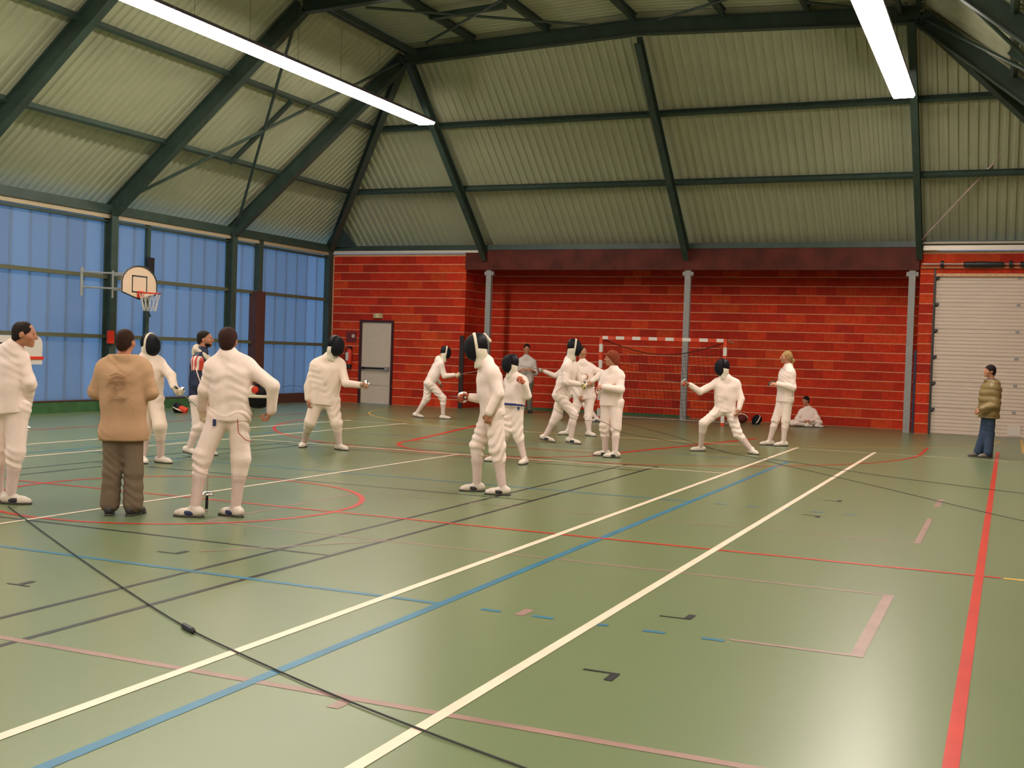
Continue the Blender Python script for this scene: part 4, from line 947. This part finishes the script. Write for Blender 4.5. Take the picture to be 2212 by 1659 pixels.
# 14 fencer in a long lunge
p14 = person('p14', 'masked fencer in a wide stance in front of the goal, sword arm left', (1565, 977), 1.62,
    dict(head=(1562, 792), neck=(1569, 818), sL=(1547, 828, .04), sR=(1591, 830, .0), eL=(1512, 846, -.05), wL=(1489, 831, -.1), eR=(1601, 862, -.06), wR=(1596, 884, -.14), hL=(1555, 884), hR=(1577, 884), kL=(1520, 914, -.12), kR=(1594, 938)),
    ((1513, 975, 182), (1624, 981, -65)), face=188, body=225, head_pitch=-4, maskd=dict(trim=False), gloveL=GLOVER, curlL=.9, hdL=(1476, 826, -.12), res=.012, extra=dict(), fold=.005)
epee('epee', p14['hand']['L'][0], -RH*.30+FH*.95+UP*.02, 'epee with shiny guard held out in front of the goal net')
# 15 standing fencer with the ponytail
p15 = person('p15', 'blond fencer with a ponytail standing beside the seated child', (1677, 963), 1.74,
    dict(head=(1699, 772), neck=(1703, 794), sL=(1692, 806, .15), sR=(1709, 806, -.12), eL=(1694, 838, .15), wL=(1676, 828, .1), eR=(1713, 838, -.18), wR=(1680, 830, -.24), hL=(1690, 862, .06), hR=(1702, 862, -.06), kL=(1676, 906, .05), kR=(1697, 908, -.06)),
    ((1662, 960, 186, .06), (1692, 965, 190, -.08)), face=184, body=186, hair=(.42, .26, .10), extra=dict(hair='ponytail'), hdL=(1664, 824, .05), hdR=(1665, 828, -.24), gloveL=mat('dark_glove', (.05, .06, .05), .7), res=.012)
# 16 seated child
p16 = person('p16', 'dark-haired child in white sitting cross-legged against the red wall', (1743, 921), 1.45,
    dict(head=(1741, 865, -.05), neck=(1745, 882), sL=(1731, 890), sR=(1759, 890), eL=(1721, 905, -.1), wL=(1735, 909, -.3), eR=(1768, 905, -.1), wR=(1750, 909, -.3), hL=(1734, 913, -.02), hR=(1754, 913, -.02), kL=(1712, 914, -.28), kR=(1770, 913, -.28)),
    ((1744, 925, 20, -.42), (1766, 924, 5, -.42)), face=205, body=-95, hair=(.014, .011, .012), res=.012, head_pitch=-10, hdL=(1742, 911, -.35), hdR=(1744, 911, -.35), curlL=.6, curlR=.6)
# 17 boy by the sectional door
p = person('p17', 'boy in an olive padded jacket and jeans in front of the sectional door', (2126, 988), 1.64,
    dict(head=(2138, 802), neck=(2142, 824), sL=(2136, 838, .12), sR=(2147, 838, -.12), eL=(2140, 874, .18), wL=(2118, 886, .12), eR=(2150, 874, -.18), wR=(2122, 885, -.18), hL=(2132, 893, .07), hR=(2140, 893, -.07), kL=(2125, 940), kR=(2138, 940)),
    ((2113, 985, 180, .1), (2134, 990, 184, -.1)), face=182, body=182, style='coat', hair=(.018, .012, .016), extra=dict(top=mat('olive_padded_nylon', (.24, .165, .065), .5, var=.08), collar=mat('grey_collar', (.12, .12, .11), .8), bottom=mat('blue_denim', (.028, .05, .10), .8, var=.15, scale=12)), shoe=mat('grey_shoe', (.16, .13, .12), .6), hdL=(2106, 890, .1), hdR=(2110, 888, -.15), res=.012, fold=.005)

# ================================================================ LOOSE GEAR
def floor_mask(at, phi, label, trimm, bibm, s=.9, tilt=-.5):
    b = on_floor(*at); t = empty('fencing_mask', b, label, 'mask')
    f = idir(phi); R = frame_of(f, tilt); c = b+UP*.135*s
    mask(t, c, R, s, True, trimm, bibm, name='mask_shell'); return t
floor_mask((385, 892), 175, 'red and black fencing mask lying by the green plinth', BIB, mat('red_bib', (.62, .05, .02), .7), .85, -1.2)
floor_mask((1636, 917), 200, 'black fencing mask lying by the wall beside the ponytailed fencer', BIB, PADB, .85, .6)
gb = on_floor(1600, 914); t = empty('kit_bag', gb, 'small open red bag with pale handles by the wall behind the lunging fencer', 'bag')
R = np.array([RH, FH, UP])
blob('bag_body', [ell(gb+UP*.12, R, (.17, .10, .12), .02)], .012, mat('maroon_canvas', (.12, .015, .012), .8), t, cuts=[(gb, -UP), (gb+UP*.2, UP)])
for q in (-.07, .07): MB().tube([gb+RH*(.16*math.cos(a))+UP*(.1+.14*math.sin(a))+FH*q-FH*.03 for a in np.linspace(.2, math.pi-.2, 9)], .011, 6).build('handle', BIB, t)
# cables
CAB = mat('black_cable', (.02, .022, .02), .5)
def smooth_path(pts, n=10):
    pts = [np.array(q, float) for q in pts]; out = []
    for i in range(len(pts)-1):
        p0, p1, p2, p3 = pts[max(i-1, 0)], pts[i], pts[i+1], pts[min(i+2, len(pts)-1)]
        for k in range(n):
            t = k/n; out.append(.5*((2*p1)+(-p0+p2)*t+(2*p0-5*p1+4*p2-p3)*t*t+(-p0+3*p1-3*p2+p3)*t**3))
    return out+[pts[-1]]
def cable(label, pts, r=.006, group='fencing cables'):
    t = empty('cable', pts[0]*np.array([1, 1, 0]), label, 'cable', group); MB().tube(smooth_path(pts), r, 6).build('cord', CAB, t); return t
fp = lambda x, y, z=.008: on_floor(x, y, z)
c = cable('long black cable crossing the floor in the foreground with a plug', [fp(18, 1094), fp(150, 1190), fp(290, 1285), fp(405, 1356), fp(520, 1412), fp(700, 1492), fp(900, 1572), fp(1140, 1661), fp(1250, 1700)], .0045)
e0, e1 = fp(397, 1351, .016), fp(416, 1362, .016)
MB().tube([e0-(e1-e0)*.2, e0, e1, e1+(e1-e0)*.2], [.007, .016, .016, .007], 8).build('plug', BLACK, c)
w0 = lerp(p11['hm'], p11['sm'], .15)-p11['bf']*.17
cable('dark cable running right from the middle fencer past the red-haired one', [w0, px(p11, 1195, 880, -.3), at_depth(1240, 905, p11['D0']-.9), at_depth(1300, 911, p13['D0']-.55), at_depth(1345, 934, p13['D0']-.5), fp(1430, 950, .15), fp(1551, 972), fp(1700, 1006), fp(1900, 1052), fp(2100, 1100), fp(2300, 1145)], .0036)
cable('dark cable on the floor leading right below the ponytailed fencer', [fp(1345, 914), fp(1430, 935), fp(1500, 956), fp(1580, 980), fp(1700, 996), fp(1900, 1027), fp(2212, 1066), fp(2300, 1076)], .0036)
cable('thin cable trailing left from the fencer at the exit door', [wire_from6, at_depth(630, 833, 21.5), at_depth(590, 843, 21.2), at_depth(560, 862, 20.8), fp(540, 900), fp(500, 905)], .004)
if False:
    for q in LOG: print('LIMB', q)
